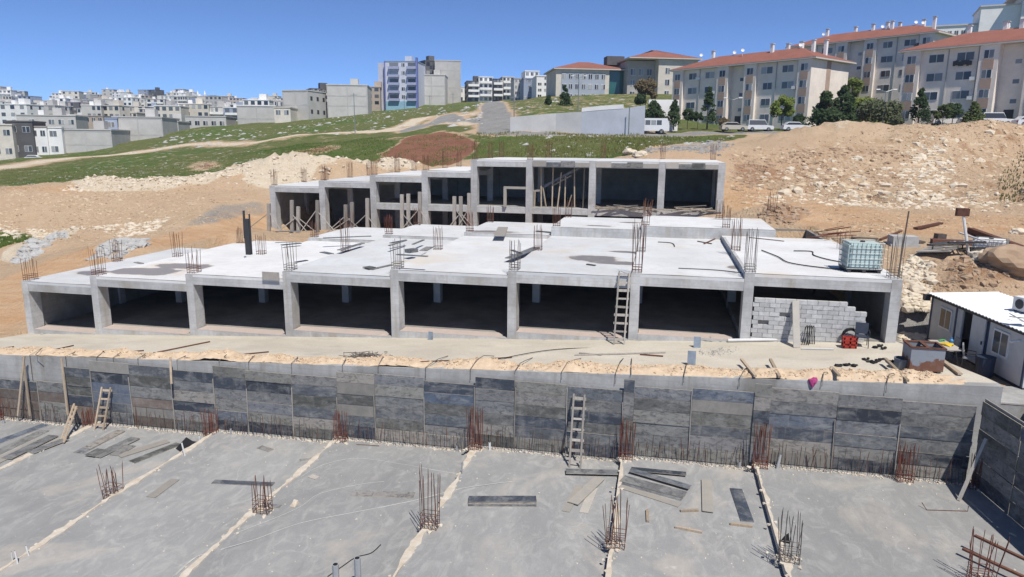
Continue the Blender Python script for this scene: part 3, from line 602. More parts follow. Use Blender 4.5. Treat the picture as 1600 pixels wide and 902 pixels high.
# stub pipes
gP = 'plastic stub pipes standing in the slab'
def stub(px, py, h, r, label, mat=M_PVC, lean=(0,0)):
    p = onz(px, py, slabz(onz(px,py,0,.038).x)); m = MB(); q = p+Vector((lean[0],lean[1],h)); m.tube([p-Vector((0,0,.03)),q],r,9); m.m = 1; m.tube([q,q+Vector((0,0,.004))],r*.75,9)
    o = m.build('stub_pipe',[mat,M_BLACK]); tag(o,label,'pipe',gP); recentre(o,p)
stub(20,878,.34,.02,'leftmost thin white stub pipe of the pair at lower left'); stub(28,881,.42,.022,'taller thin white stub pipe of the pair at lower left',lean=(-.05,0)); stub(45,868,.32,.022,'lone thin white stub pipe right of the lower left pair',lean=(-.06,0))
stub(289,712,.55,.03,'white stub pipe standing at the bent black sheet',lean=(-.1,0)); stub(312,694,.38,.035,'white stub pipe near the wall behind the bent black sheet'); stub(361,679,.28,.04,'short grey stub pipe near the splayed red cage',M_GPVC); stub(6,662,.2,.05,'short grey stub pipe at the left edge',M_GPVC)
stub(714,705,.26,.05,'grey stub pipe left of the tall red cage',M_GPVC); stub(765,703,.32,.05,'pale stub pipe right of the tall red cage',M_PVC); stub(722,740,.42,.03,'thin pipe beside the middle slab joint',M_GPVC); stub(1155,732,.26,.05,'grey stub pipe left of the wall recess',M_GPVC); stub(1214,733,.5,.05,'leaning grey pipe at the wall right of the recess',M_GPVC,(.12,.2))
stub(526,925,.86,.095,'left of the two thick grey stub pipes at the bottom',M_GPVC); stub(560,922,1.0,.095,'right of the two thick grey stub pipes at the bottom',M_GPVC)
def cord(pts, r, label, mat=M_CORD, name='string_line', cat='string', z=None):
    P = [onz(x, y, slabz(onz(x,y,0,.038).x) if z is None else z)+Vector((0,0,r+.006)) for x, y in pts]; Q = []
    for i in range(len(P)-1):
        p0, p1, p2, p3 = P[max(i-1,0)], P[i], P[i+1], P[min(i+2,len(P)-1)]
        for k in range(6):
            s = k/6; Q.append(.5*((2*p1)+(p2-p0)*s+(2*p0-5*p1+4*p2-p3)*s*s+(3*p1-p0-3*p2+p3)*s**3))
    Q.append(P[-1]); m = MB(); m.tube(Q, r, 5); o = m.build(name, mat); tag(o, label, cat); recentre(o, P[0]); return o
cord([(270,902),(305,872),(350,858),(400,843),(470,818),(560,800),(650,782),(720,764),(800,753)],.008,'long white string across the slab below the wide dark board')
cord([(365,835),(430,810),(470,792),(500,772),(560,758),(600,753)],.007,'shorter white string left of the wide dark board'); cord([(470,746),(505,727),(560,717),(640,728),(720,741),(800,740)],.007,'faint white string across the middle slab bays')
cord([(275,899),(298,878),(310,870),(312,878),(290,896)],.009,'loop of white string at the bottom left'); cord([(512,902),(535,886),(556,872),(580,865),(595,852)],.014,'dark cable running past the two thick stub pipes',M_BLACK,'cable','cable')
p = onz(460,790,-.42); m = MB(); m.rock(p+Vector((0,0,.12)),.17,rng); o = m.build('stone_lump', M_MORTAR); tag(o,'pale stone lump on the slab near the string','stone'); recentre(o,p)
# ================================================================ APRON
def apz(x, y): return wtop(x)*(1-(y-26.75)/5.25) + (3.15+.056*x)*((y-26.75)/5.25)
def sheet(name, x0, x1, y0, y1, zf, step, mat, thick=.3, parent=None):
    xf = x1 if callable(x1) else (lambda y: x1)
    nx_ = max(1,int((xf(y0)-x0)/step)); ny_ = max(1,int((y1-y0)/step)); vs = []; fs = []
    for j in range(ny_+1):
        for i in range(nx_+1):
            y = y0+(y1-y0)*j/ny_; x = x0+(xf(y)-x0)*i/nx_; vs.append((x,y,zf(x,y)))
    W = nx_+1
    for j in range(ny_):
        for i in range(nx_): fs.append((j*W+i, j*W+i+1, (j+1)*W+i+1, (j+1)*W+i))
    b = len(vs)
    for j in range(ny_+1): x, y, z = vs[j*W+nx_]; vs.append((x,y,z-1.2))
    fs += [(j*W+nx_, b+j, b+j+1, (j+1)*W+nx_) for j in range(ny_)]
    m = MB(); m.add(vs, fs); return m.build(name, mat, parent)
ap = sheet('concrete_apron', -38.5, lambda y: min(12.0, 10.35+(32.2-y)*.31), 26.74, 33.6, lambda x,y: apz(x,min(y,32.6))+.012*mnoise.noise((x*.5,y*.5,0)), .6, M_APRON); tag(ap, kind='structure')
# soil berm on the wall edge
M_SOIL = plain('spoil_soil', (.62,.49,.35), .2, 3.5, .95, c2=(.50,.37,.25)); M_ROCKP = plain('pale_limestone', (.55,.44,.31), .18, .9, .95, c2=(.43,.32,.205)); M_ROCKW = plain('cream_limestone', (.64,.565,.45), .18, 1.2, .95, c2=(.52,.44,.335)); M_ROCKG = plain('grey_rubble', (.46,.45,.43), .2, 1.5, .95, c2=(.33,.325,.315)); M_ROCKD = plain('dark_rubble', (.31,.30,.285), .2, 1.5, .95, c2=(.22,.215,.205)); M_ROCKB = plain('brown_stone', (.40,.29,.20), .2, 1.5, .95, c2=(.30,.21,.14))
def bermz(x, y):
    c = 27.05+.15*mnoise.noise((x*.4,1,0)); w = .70+.25*mnoise.noise((x*.35,7,0)); h = .15+.20*mnoise.noise((x*.5,3,0))+.10*mnoise.noise((x*2.3,y*2.3,0))+.05*mnoise.noise((x*6,y*6,0))
    return apz(x,y)-.04+max(0,h)*max(0,1-((y-c)/w)**2)*1.3
m = MB(); vs = []; fs = []; N = 900; K = 16
for i in range(N+1):
    for j in range(K+1): x = -38+49*i/N; y = 26.40+1.7*j/K; vs.append((x,y,bermz(x,y)))
for i in range(N):
    for j in range(K): fs.append((i*(K+1)+j,(i+1)*(K+1)+j,(i+1)*(K+1)+j+1,i*(K+1)+j+1))
m.add(vs,fs); tag(m.build('soil_berm', M_SOIL, None, True), 'sandy soil heaped along the top edge of the retaining wall', 'soil', kind='stuff')
m = MB(); r2 = random.Random(8)
for k in range(5500):
    x = r2.uniform(-38,10.8); y = 26.95+r2.gauss(0,.32)
    if y > 26.4 and mnoise.noise((x*.8,y*2,5)) > -.05: m.rock((x,y,bermz(x,y)+.01), r2.choice((.012,.018,.022,.03,.04,.06)), r2)
tag(m.build('berm_stones', M_SOIL), 'small stones on the soil along the retaining wall top', 'rubble', kind='stuff')

# ================================================================ FRONT BUILDING SHELL
CX = [-34.6,-30.1,-24.2,-18.6,-12.8,-6.9,-1.15,3.8,10.2]            # column lines
RZ = [4.25,4.75,5.15,5.55,5.9,6.1,6.25,6.5]                            # roof level of each bay
FY, MY, BY2 = 32.0, 38.7, 45.3
fl = [apz(CX[i+1],32)+.02 for i in range(8)]                            # floor level of each bay
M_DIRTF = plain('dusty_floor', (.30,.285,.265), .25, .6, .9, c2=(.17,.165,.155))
fb = thing('unfinished_building', 'long single storey concrete frame with open bays and white roof slabs', 'building', (-12,32,2.5))
def col_(p, x, y, z0, z1, w=.42, d=.75, mat=M_CONC):
    m = MB(); m.box(x, x+w, y, y+d, z0, z1); return m.build('column', mat, p)
def damp_rim_slab(p, x0, x1, y0, y1, z, damp, th=.16, name='roof_slab', step=.3, bumpc=0):
    nx_ = int((x1-x0)/step); ny_ = int((y1-y0)/step); vs = []; fs = []; dv = []
    for j in range(ny_+1):
        for i in range(nx_+1):
            x = x0+(x1-x0)*i/nx_; y = y0+(y1-y0)*j/ny_; vs.append((x,y,z+.012*mnoise.noise((x*.6,y*.6,z)))); d = 0
            for (a,b,ra,rb) in damp: d = max(d, 1.25-math.hypot((x-a)/ra,(y-b)/rb)*.75)
            e_ = min(x-x0, x1-x, (y-y0)*.8, y1-y); d = max(d, .40-e_*.5 if e_ < .6 else 0); dv.append(max(0,d))  # rim band: grime that also broadens the thin shadows at slab steps
    W = nx_+1
    for j in range(ny_):
        for i in range(nx_): fs.append((j*W+i, j*W+i+1, (j+1)*W+i+1, (j+1)*W+i))
    m = MB(); m.add(vs, fs); n0 = len(m.v); m.box(x0,x1,y0,y1,z-th,z-.02); o = m.build(name, M_ROOF, p)
    at = o.data.attributes.new('damp','FLOAT','POINT'); at.data.foreach_set('value', dv+[0]*(len(m.v)-n0)); return o
def D(px, py, z, ra, rb): p = onz(px,py,z); return (p.x,p.y,ra,rb)
DMP = [[D(150,427,4.25,1.4,.8)],[D(225,424,4.75,2.6,1.2),D(290,416,4.75,2.2,.9)],[],[],[],[D(925,404,6.1,1.6,1.0),D(965,411,6.1,1.6,.6),D(975,394,6.1,1.0,.35)],[D(1150,418,6.25,.5,.5)],[]]
for i in range(9):
    x = CX[i] if i < 8 else CX[i]-.42
    zt = RZ[min(i,7)]-.005; zb = apz(x,32)-.3
    for y, d in ((FY,.75),(MY,.45),(BY2-.5,.45)):
        col_(fb, x, y, zb if y == FY else zb-.2, zt-(.02 if y == FY else .1), .42 if i not in (0,) else .40, d)
for i in range(8):
    a, b = CX[i], CX[i+1]; z = RZ[i]; xa = a+.42; xb = b if i < 7 else b-.42
    m = MB(); m.box(xa,xb,FY+.015,FY+.38,z-.56,z-.02); m.build('beam', M_CONC, fb)
    for y in (MY,BY2-.4): m = MB(); m.box(xa,xb,y+.03,y+.38,z-.6,z-.17); m.build('beam', M_CONC, fb)
    if i: m = MB(); m.box(a+.03,a+.36,FY+.75,BY2-.5,z-.6,z-.17); m.build('beam', M_CONC, fb)
    e = .09 if i != 2 else 0
    damp_rim_slab(fb, a+.01 if i else a-.02, b-.01 if i < 7 else b, FY+.012, BY2, z, DMP[i])
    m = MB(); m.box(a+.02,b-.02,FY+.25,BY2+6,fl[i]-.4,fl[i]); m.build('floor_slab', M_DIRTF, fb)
    
    if i < 7: m = MB(); m.box(xa,xb,FY-.02,FY+.26,apz(a,32)-.3,fl[i]+.03); m.build('curb', M_CONC, fb)
M_PINK = plain('sunlit_floor_tint', (.50,.40,.355), .2, 3, .9, c2=(.42,.37,.33))
for i in range(7):
    m = MB(); m.box(CX[i]+.45,CX[i+1]-.3,FY+.0,FY+.85,fl[i]+.032,fl[i]+.042); m.build('sunlit_strip', M_PINK, fb)  # pinkish strip painted inside each opening as the sunlit floor edge
# side and back walls
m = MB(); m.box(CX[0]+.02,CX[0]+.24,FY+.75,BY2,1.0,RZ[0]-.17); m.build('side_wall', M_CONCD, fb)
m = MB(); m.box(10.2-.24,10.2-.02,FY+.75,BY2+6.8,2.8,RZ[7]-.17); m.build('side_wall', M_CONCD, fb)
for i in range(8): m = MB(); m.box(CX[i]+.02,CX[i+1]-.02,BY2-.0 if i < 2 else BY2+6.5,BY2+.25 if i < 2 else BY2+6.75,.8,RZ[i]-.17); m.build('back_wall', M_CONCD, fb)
# second, stepped row of slabs
Z2 = [None,4.55,5.35,5.75,6.15,6.7,6.95,7.0]; X2R = [0,0,0,0,0,0,7.4,0]
D2 = [[],[],[],[D(500,366,5.5,1.5,.5)],[D(770,361,6.2,2,.6)],[D(935,353,6.7,1.0,.4),D(985,348,6.7,.8,.4)],[D(1130,343,6.95,1,.3)],[]]
for i in range(1,7):
    a, b = CX[i], CX[i+1]+(3.2 if i == 6 else 0); z = Z2[i]; y1 = BY2+6.9 if i > 1 else BY2+3
    damp_rim_slab(fb, a+.01, b-.01, BY2+.02, y1, z, D2[i], .15, 'roof_slab')
    m = MB(); m.box(a+.01,b-.01,BY2+.005,BY2+.35,RZ[i]-.1,z-.022); m.build('beam', M_CONC, fb)
    if i in (2,3,4,5): m = MB(); m.box(a+.2,a+.6,BY2-.02,BY2+.4,RZ[i]-.2,z+.0); m.build('column', M_CONC, fb)
m = MB(); m.box(3.8+3.0,3.8+3.2,BY2+.4,BY2+6.9,5,6.93); m.build('side_wall', M_CONCD, fb)
# low upstand on the roof step right of the ladder bay
m = MB(); m.box(3.80,3.95,FY+1.2,BY2-1,RZ[6],RZ[7]+.06); m.build('upstand', M_CONC, fb)
# form board left on bay three
m = MB(); m.obox((-19.2,31.9,5.28),.95,.03,.42,Matrix.Rotation(.0,3,'Y')); o = m.build('form_board', M_TIMBG); tag(o,'small grey form board left on the third beam of the front building','board'); recentre(o,(-19.2,31.9,5.1))

# rebar on the roof
gR1 = 'rebar cages on the front edge of the roof'; gR2 = 'rebar cages along the middle of the front roof'; gR3 = 'rebar cages on the stepped rear roof slabs'
od = ['first','second','third','fourth','fifth','sixth','seventh','eighth','ninth']
for i in range(9):
    x = CX[i]+.25 if i < 8 else 9.95; z = RZ[min(i,7)]
    h = (1.25,1.5,1.35,1.45,1.45,1.4,2.4,1.9,1.9)[i]
    cage((x,FY+.4,z), h, od[i]+' rebar cage from the left on the front roof edge'+(', over the ladder' if i == 6 else ', behind the water tank' if i == 8 else ''), gR1, (M_RUST,M_RUST,M_RUST,M_STEEL,M_STEEL,M_STEEL,M_RUST,M_STEEL,M_STEEL)[i], .42,.55, 4, .02, 3, 1, tieh=.3)
for i in range(0,8):
    x = CX[i]+.25; z = RZ[i]
    cage((x,MY+.2,z), (1.5,1.55,1.3,2.0,1.35,1.4,1.6,1.75)[i], od[i]+' rebar cage from the left in the middle of the front roof', gR2, M_RUST if i != 6 else M_STEEL, .42,.4, 4, .02, 2, 1)
for i in range(1,8):
    x = CX[i]+.3; z = (Z2[i] if i < 7 else 6.95)
    cage((x,BY2+.45,z), (1.2,1.3,1.2,1.4,1.35,1.35,1.5,1.5)[i], od[i-1]+' rebar cage from the left on the first line of the stepped rear roof slabs', gR3, M_RUSTR if i in (4,3) else M_RUST, .42,.35, 4, .03, 2, 1)
    if i > 1: cage((x,BY2+6.3,z), 1.3, od[i-1]+' rebar cage from the left on the last line of the stepped rear roof slabs', gR3, M_RUST, .42,.35, 3, .04, 2, 1)
# tall dark steel post wrapped with bars (left rear of the roof)
p = onz(389,398,5.15); m = MB(); m.box(p.x-.16,p.x+.16,p.y-.1,p.y+.15,p.z,p.z+2.2); m.bar((p.x-.2,p.y,p.z+1.0),(p.x-.16,p.y,p.z+2.7),.1,.1); m.bar((p.x+.18,p.y,p.z+.6),(p.x+.2,p.y,p.z+2.5),.07,.07); o = m.build('column_form', M_DARK); tag(o,'dark tall column form standing at the left rear of the front roof','formwork'); recentre(o,p)

# boards, scraps and water tank on the roof
gRB = 'boards lying on the front roof'
def rb(a, w, z, label, mat=M_PLY, th=.04, lift=.0):
    A = onz(a[0],a[1],z+lift); B = onz(a[2],a[3],z+lift); m = MB(); m.bar(A+Vector((0,0,th/2+.02)),B+Vector((0,0,th/2+.02)),w,th); o = m.build('roof_board', mat); tag(o,label,'board',gRB); recentre(o,(A+B)/2)
rb((580,422,612,415),.18,5.55,'dark board beside the fifth front cage'); rb((620,399,668,402),.2,5.9,'dark board through the fifth front cage',lift=.7); rb((462,411,480,408),.2,5.55,'dark strip by the fourth front cage'); rb((503,395,518,398),.35,5.55,'small dark board near the slab step'); rb((530,392,567,381),.3,5.75,'long dark board along the slab step')
rb((572,418,582,420),.45,5.55,'square grey board standing by the fifth cage',lift=.05); rb((610,381,635,376),.16,5.9,'narrow dark board behind the fifth bay'); rb((645,383,662,376),.16,5.9,'second narrow dark board behind the fifth bay'); rb((636,396,650,394),.4,5.9,'dark box-like board by the middle cage',th=.2); rb((661,393,672,387),.45,5.9,'grey square board by the middle cage')
rb((795,405,838,388),.45,6.1,'wide dark board sloping by the sixth middle cage'); rb((800,392,815,398),.2,6.1,'short dark board left of the wide dark board'); rb((917,414,930,416),.14,6.1,'black scrap on the damp patch'); rb((212,411,222,413),.25,4.75,'small dark scrap on the second bay roof'); rb((838,362,885,366),.25,6.15,'dark board on the stepped slab left of the seventh bay')
rb((430,363,470,362),.3,5.4,'dark board on the left stepped slab'); rb((505,373,580,370),.25,5.75,'long dark board on the stepped slab'); rb((440,384,470,381),.3,5.2,'grey board on the third bay roof',lift=.1); rb((608,385,634,377),.15,5.9,'thin board by the slab edge',lift=.02)
rb((780,370,786,356),.7,6.2,'grey sheet lying on the stepped slab',M_PLYPALE); rb((1090,378,1112,382),.08,6.25,'thin crooked stick on the seventh bay roof',M_RUST); rb((1100,382,1122,372),.08,6.25,'second thin crooked stick on the seventh bay roof',M_RUST); rb((1170,372,1225,378),.06,6.5,'thin black bar on the last bay roof',M_RUST)
cord([(1240,393),(1268,394),(1272,400),(1300,408),(1340,414)],.028,'black hose curving on the last roof bay',M_BLACK,'hose','hose',6.51); cord([(1190,392),(1215,402),(1235,412),(1290,420),(1345,424)],.028,'second black hose looping to the water tank',M_BLACK,'hose','hose',6.51); cord([(1060,420),(1120,423),(1165,428)],.02,'thin black cable along the roof edge of the seventh bay',M_BLACK,'cable','cable',6.26); cord([(1028,379),(1045,380),(1052,382),(1054,386)],.025,'short black cable curl on the seventh bay roof',M_BLACK,'cable','cable',6.26)
M_TANK = plain('translucent_tank', (.50,.62,.60), .06, 2, .35, .5); M_GALV = plain('galvanised_steel', (.28,.31,.31), .15, 6, .45, .5, metal=.4)
def ibc(p, label, w=1.5, d=1.2, h=1.22, rz=0, mat=M_TANK):
    t = thing('water_tank', label, 'water tank', p, 'caged water tanks'); t.rotation_euler = (0,0,rz); P = Vector(p)
    m = MB(); bm = bmesh.new(); bmesh.ops.create_cube(bm, size=1); bmesh.ops.scale(bm, vec=(w*.94,d*.94,h), verts=bm.verts); bmesh.ops.bevel(bm, geom=bm.edges[:], offset=.09, segments=2, affect='EDGES'); bmesh.ops.translate(bm, vec=(P.x,P.y,P.z+.16+h/2), verts=bm.verts); bm.verts.index_update()
    m.add([v.co for v in bm.verts],[[v.index for v in f.verts] for f in bm.faces]); bm.free(); m.build('tank_body', mat, t, False)
    m = MB(); m.lathe((P.x,P.y,P.z+.16+h),[(.11,-.02),(.11,.05),(.09,.06)],10); m.build('filler_cap', M_DARK, t)
    zt = P.z+.16
    for k in range(6):
        z = zt+.02+k*(h)/5; m = MB(); a, b = w/2, d/2; m.tube([(P.x-a,P.y-b,z),(P.x+a,P.y-b,z),(P.x+a,P.y+b,z),(P.x-a,P.y+b,z),(P.x-a,P.y-b,z)],.014,4); m.build('cage_hoop', M_GALV, t)
    for s in (-1,1):
        for k in range(9): x = P.x+(k/8-.5)*w; m = MB(); m.tube([(x,P.y+s*d/2,zt),(x,P.y+s*d/2,zt+h)],.013,4); m.build('cage_bar', M_GALV, t)
        for k in range(1,7): y = P.y+(k/7-.5)*d; m = MB(); m.tube([(P.x+s*w/2,y,zt),(P.x+s*w/2,y,zt+h)],.013,4); m.build('cage_bar', M_GALV, t)
    m = MB()
    for k in (-1,0,1): m.box(P.x+k*w*.42-.07,P.x+k*w*.42+.07,P.y-d/2,P.y+d/2,P.z,P.z+.12)
    m.box(P.x-w/2,P.x+w/2,P.y-d/2,P.y+d/2,P.z+.12,P.z+.15); m.build('pallet', M_DARK, t); return t
p = onz(1349,427,6.5); ibc((p.x,p.y+.65,6.5),'pale green caged water tank on the front roof corner', 1.5, 1.2, 1.15, .06)

# ladder builder
def ladder(a, b, w, n, label, mat=M_TIMB, side=None):
    a = Vector(a); b = Vector(b); d = (b-a).normalized(); s = Vector(side).normalized() if side else d.cross(Vector((0,1,0))).normalized(); nrm = s.cross(d)
    t = thing('ladder', label, 'ladder', a, 'wooden site ladders')
    for k in (-1,1): m = MB(); m.bar(a+s*k*w/2, b+s*k*w/2, .07,.05, nrm); m.build('rail', mat, t)
    for i in range(n):
        c = a+(b-a)*((i+.6)/n); m = MB(); e = rng.uniform(.04,.1); m.bar(c-s*(w/2+e)-nrm*.045, c+s*(w/2+e)-nrm*.045+d*rng.uniform(-.02,.02), rng.choice((.08,.1,.12)), .03, nrm); m.build('rung', mat, t)
bp = onz(970,541,apz(-1.5,31.2)); ladder((-1.52,31.15,apz(-1.5,31.15)),(-1.45,31.96,6.35),.46,9,'tall wooden ladder leaning on the front beam of the building',M_TIMBG,(1,0,0))
z = slabz(-2.6); ladder((-2.7,25.0,z),(-2.72,26.05,z+2.6),.42,7,'grey wooden ladder leaning upright on the middle of the formwork',M_TIMBG,(1,0,0))
p = onz(162,668,-.83); ladder((p.x,25.35,-.83),(p.x+.05,26.0,.98),.42,5,'pale ladder leaning on the formwork at left',M_TIMB,(1,.1,0))
a = onz(98,692,-.84); b = onz(142,650,-.84); ladder((a.x,a.y,-.76),(b.x,25.9,.0),.45,7,'pale ladder lying sloped on the left slab',M_TIMB,(.8,-.55,0))
# timbers and struts on the left of the wall
gV = 'upright timbers against the left formwork'
for a0, b0, lb in [((28,650),(38,556),'left leg of the crossed upright timbers at the far left'),((47,650),(36,558),'right leg of the crossed upright timbers at the far left'),((106,648),(96,560),'single upright timber left of the ladders'),((268,600),(266,558),'short upright timber over the black boards')]:
    A = atY(a0[0],a0[1],25.75); B = atY(b0[0],b0[1],26.05); A.z = max(A.z, slabz(A.x)) ; m = MB(); m.bar(A,B,.09,.06); o = m.build('timber_post', M_TIMB); tag(o,lb,'post',gV); recentre(o,A)
# tie rods from the board tops back onto the apron
gD = 'tie rods bent over the wall top'
for i, (x0,y0,x1,y1) in enumerate([(51,594,65,566),(106,592,123,562),(152,573,170,559),(178,577,190,563),(217,583,228,565),(278,586,298,565),(343,580,358,568),(389,582,400,562),(456,588,470,570),(535,581,542,569),(591,585,605,566),(665,591,700,556),(735,594,772,556),(805,581,832,559),(877,594,908,560),(961,600,974,560),(986,586,987,560),(1068,598,1076,572),(1155,604,1170,577),(1284,604,1296,588),(1384,614,1402,591)]):
    A = atY(x0,y0,26.3); B = onz(x1,y1,apz(atY(x1,y1,27.8).x,27.8)); B.z = apz(B.x,B.y)+.03; C_ = A.lerp(B,.55); C_.z = max(C_.z, bermz(C_.x,C_.y)+.12)
    m = MB(); m.tube([A,Vector((A.x,26.32,wtop(A.x)+.05)),Vector((C_.x*.6+A.x*.4,26.75,bermz(A.x,26.75)+.1)),C_,B],.015,5); o = m.build('tie_rod', M_STEEL); tag(o, od[i%9].capitalize()+(' tie rod from the left' if i < 9 else ' tie rod after the wire heap' if i < 18 else ' tie rod over the right wall bay')+', bent over the wall top','rod',gD); recentre(o,A)
for i,(x0,y0,x1,y1,lb) in enumerate([(1180,591,1158,570,'heavy timber strut over the wall top left of the pink cloth'),(1218,589,1203,570,'heavy short strut just left of the pink cloth'),(1311,587,1298,583,'small strut over the wall top'),(1418,597,1382,569,'long timber strut by the rusty box')]):
    A = atY(x0,y0,26.32); B = onz(x1,y1,apz(atY(x1,y1,28).x,28)+.05); A.z = max(A.z, wtop(A.x)+.12); B.z += .22; m = MB(); m.bar(A,B,.11,.08); o = m.build('timber_strut', M_TIMB); tag(o,lb,'strut','timber struts over the wall top'); recentre(o,A)

# block wall in the last bay, block by block
BWZ = apz(4.5,31.9)+.01; BWY = 32.13
bw = thing('block_wall', 'grey pumice block wall with a stepped broken end in the last bay', 'wall', (7,BWY,BWZ))
m = MB(); m.box(-.5,.5,-.5,.5,-.5,.5); blk = m.mesh('block', M_BLOCK)
for r in range(10):
    x = 4.3+(.0 if r % 2 else -.22); x1 = 8.95-(0.05 if r % 2 else 0)
    if r == 8: x1 = 8.55
    if r == 9: x1 = 8.1
    k = 0
    while x < x1-.1:
        a = max(x,4.24); b = min(x+.44,x1+.05)
        if b-a > .06 and not (rng.random() < .04 and a < 5.5 and 2 < r < 8):
            obj('block', blk, bw, ((a+b)/2,BWY+rng.uniform(-.012,.012),BWZ+r*.198+.1), (0,0,rng.uniform(-.01,.01)), (b-a-.014,.2,.186))
        x += .44
m = MB(); m.box(4.3,7.6,BWY+.02,BWY+.07,BWZ,BWZ+1.8); m.build('mortar_core', M_CONCD, bw)
m = MB(); m.bar((6.0,31.98,BWZ+1.95),(6.05,31.05,apz(6,31.05)),.28,.06,(0,.3,1)); o = m.build('leaning_plank', M_PLYPALE); tag(o,'wide grey plank propped against the block wall','plank'); recentre(o,(6.05,31.05,apz(6,31.05)))

# things on the apron
def ag(px, py): 
    p = onz(px,py,3.2,.052)
    for _ in range(4): p = onz(px,py,apz(p.x,min(p.y,32.4)))
    return p
gA = 'bars and timbers lying on the apron'
for a, w, mt, lb in [((0,546,22,543),.05,M_RUST,'dark bar at the far left of the apron'),((75,550,115,541),.05,M_RUST,'dark bar left of the apron middle'),((240,553,328,535),.06,M_RUST,'long slanting bar on the left apron'),((40,553,125,551),.04,M_RUST,'thin long bar along the left apron'),((150,555,225,549),.04,M_RUST,'thin bar below the second bay'),((200,551,250,560),.04,M_RUST,'crossing thin bar on the left apron'),((320,560,346,552),.05,M_RUST,'short bar under the fourth bay'),((360,557,420,551),.04,M_RUST,'thin bar under the fifth bay'),
        ((898,556,1040,552),.07,M_TIMBG,'long timber lying in front of the ladder'),((905,553,940,556),.05,M_TIMBG,'short timber in front of the ladder'),((1000,555,1036,558),.05,M_RUST,'dark bar right of the ladder shadow'),((1252,546,1303,547),.06,M_PVC,'thin pale pipe in front of the red crate'),((655,567,800,560),.025,M_RUST,'long thin bar by the wire heap')]:
    A = ag(*a[:2]); B = ag(*a[2:]); m = MB(); m.bar(A+Vector((0,0,.04)),B+Vector((0,0,.04)),w,.045); o = m.build('loose_bar', mt); tag(o,lb,'bar',gA); recentre(o,A)
cord([(760,566),(830,552),(880,546),(935,545),(948,550)],.018,'thin black cable curving in front of the sixth bay',M_BLACK,'cable','cable',3.02)
A = ag(1137,535); B = ag(1228,533.5); m = MB(); m.tube([A+Vector((0,0,.09)),B+Vector((0,0,.09))],.075,9); o = m.build('plastic_pipe', M_PVC); tag(o,'white plastic pipe lying along the foot of the last bay','pipe'); recentre(o,A)
M_BLUEB = plain('bluish_board', (.24,.29,.35), .15, 4, .7)
for px, py, w, h, ry, lb in [(1080,571,.32,.62,.4,'bluish board standing in the soil under the seventh bay'),(1089,543,.3,.5,.5,'bluish board leaning by the curb of the seventh bay'),(673,531,.22,.42,.1,'grey upright slab against the curb of the fifth bay')]:
    p = ag(px,py); m = MB(); m.obox(p+Vector((0,0,h*.45)),w,.05,h,Matrix.Rotation(-.5*ry,3,'X')); o = m.build('leaning_board', M_BLUEB); tag(o,lb,'board'); recentre(o,p)
def litter(name, label, cat, pts, mat, n, spread, rr, fl_=.5, sticks=0, sm=None, zf=None):
    m = MB(); r2 = random.Random(len(label)*7)
    for px, py in pts:
        p = ag(px,py) if zf is None else zf(px,py)
        for k in range(n): m.rock(p+Vector((r2.gauss(0,spread),r2.gauss(0,spread*.7),.02)), r2.uniform(*rr), r2, fl_)
        for k in range(sticks):
            c = p+Vector((r2.gauss(0,spread),r2.gauss(0,spread*.6),r2.uniform(.02,.12))); a = r2.random()*3.14; l = r2.uniform(.15,.5); v = Vector((math.cos(a)*l,math.sin(a)*l,r2.uniform(-.06,.06))); m.tube([c-v,c+v],r2.uniform(.01,.02),4)
    o = m.build(name, mat); tag(o,label,cat,kind='stuff'); return o
litter('wire_heap','tangled heap of dark wire on the soil under the fifth bay','wire',[(560,562),(570,558),(580,560)],M_STEEL,0,.35,(.02,.05),sticks=26)
litter('rubble_scatter','broken bricks and scraps along the curbs of the open bays','rubble',[(90,520),(100,518),(120,520),(590,525),(600,526),(735,525),(745,526),(860,526),(905,527),(1095,528),(1115,530),(1125,531),(1000,530)],M_ROCKG,16,.3,(.03,.11),.4,5)
litter('gravel_patch','patch of dark gravel on the apron under the seventh bay','gravel',[(1130,551),(1120,552),(1140,549)],M_ROCKG,60,.45,(.015,.04),.4)
gK = 'dark scraps on the right apron'
for i,(px,py) in enumerate([(1367,544),(1374,542),(1379,546),(1352,563),(1358,566),(1365,568),(1371,565),(1376,563),(1390,567),(1310,573),(1322,572),(1334,573)]):
    p = ag(px,py); m = MB(); m.rock(p+Vector((0,0,.05)),.12,rng,.5); m.rock(p+Vector((.1,.03,.07)),.07,rng,.8); o = m.build('dark_scrap', M_BLACK); tag(o,['first dark scrap from the left near the wide column','second dark scrap near the wide column','third dark scrap near the wide column','leftmost scrap of the dark cluster before the bucket','second scrap of the dark cluster before the bucket','third scrap of the dark cluster before the bucket','fourth scrap of the dark cluster before the bucket','rightmost scrap of the dark cluster before the bucket','single dark scrap left of the bucket','left dark scrap beside the soil edge','middle dark scrap beside the soil edge','right dark scrap beside the soil edge'][i],'scrap',gK); recentre(o,p)
# plastic chair
def chair(p, rz, label, mat, legm, group='site chairs'):
    t = thing('chair', label, 'chair', p, group); P = Vector(p); c = lambda x,y,z: P+Matrix.Rotation(rz,3,'Z')@Vector((x,y,z)); mr = Matrix.Rotation(rz,3,'Z')
    m = MB(); m.obox(c(0,0,.45),.5,.48,.05,mr); m.build('seat', mat, t); m = MB(); m.obox(c(0,.24,.74),.5,.05,.48,mr@Matrix.Rotation(-.15,3,'X')); m.build('backrest', mat, t)
    for a in (-1,1):
        for b in (-1,1): m = MB(); m.tube([c(a*.24,b*.22,.45),c(a*.26,b*.26,0)],.018,5); m.build('leg', legm, t)
        m = MB(); m.tube([c(a*.27,-.22,.45),c(a*.28,-.2,.66),c(a*.28,.24,.68)],.018,5); m.build('armrest', legm, t)
M_CHAIR = plain('dark_blue_fabric', (.045,.055,.08), .1, 5, .8)
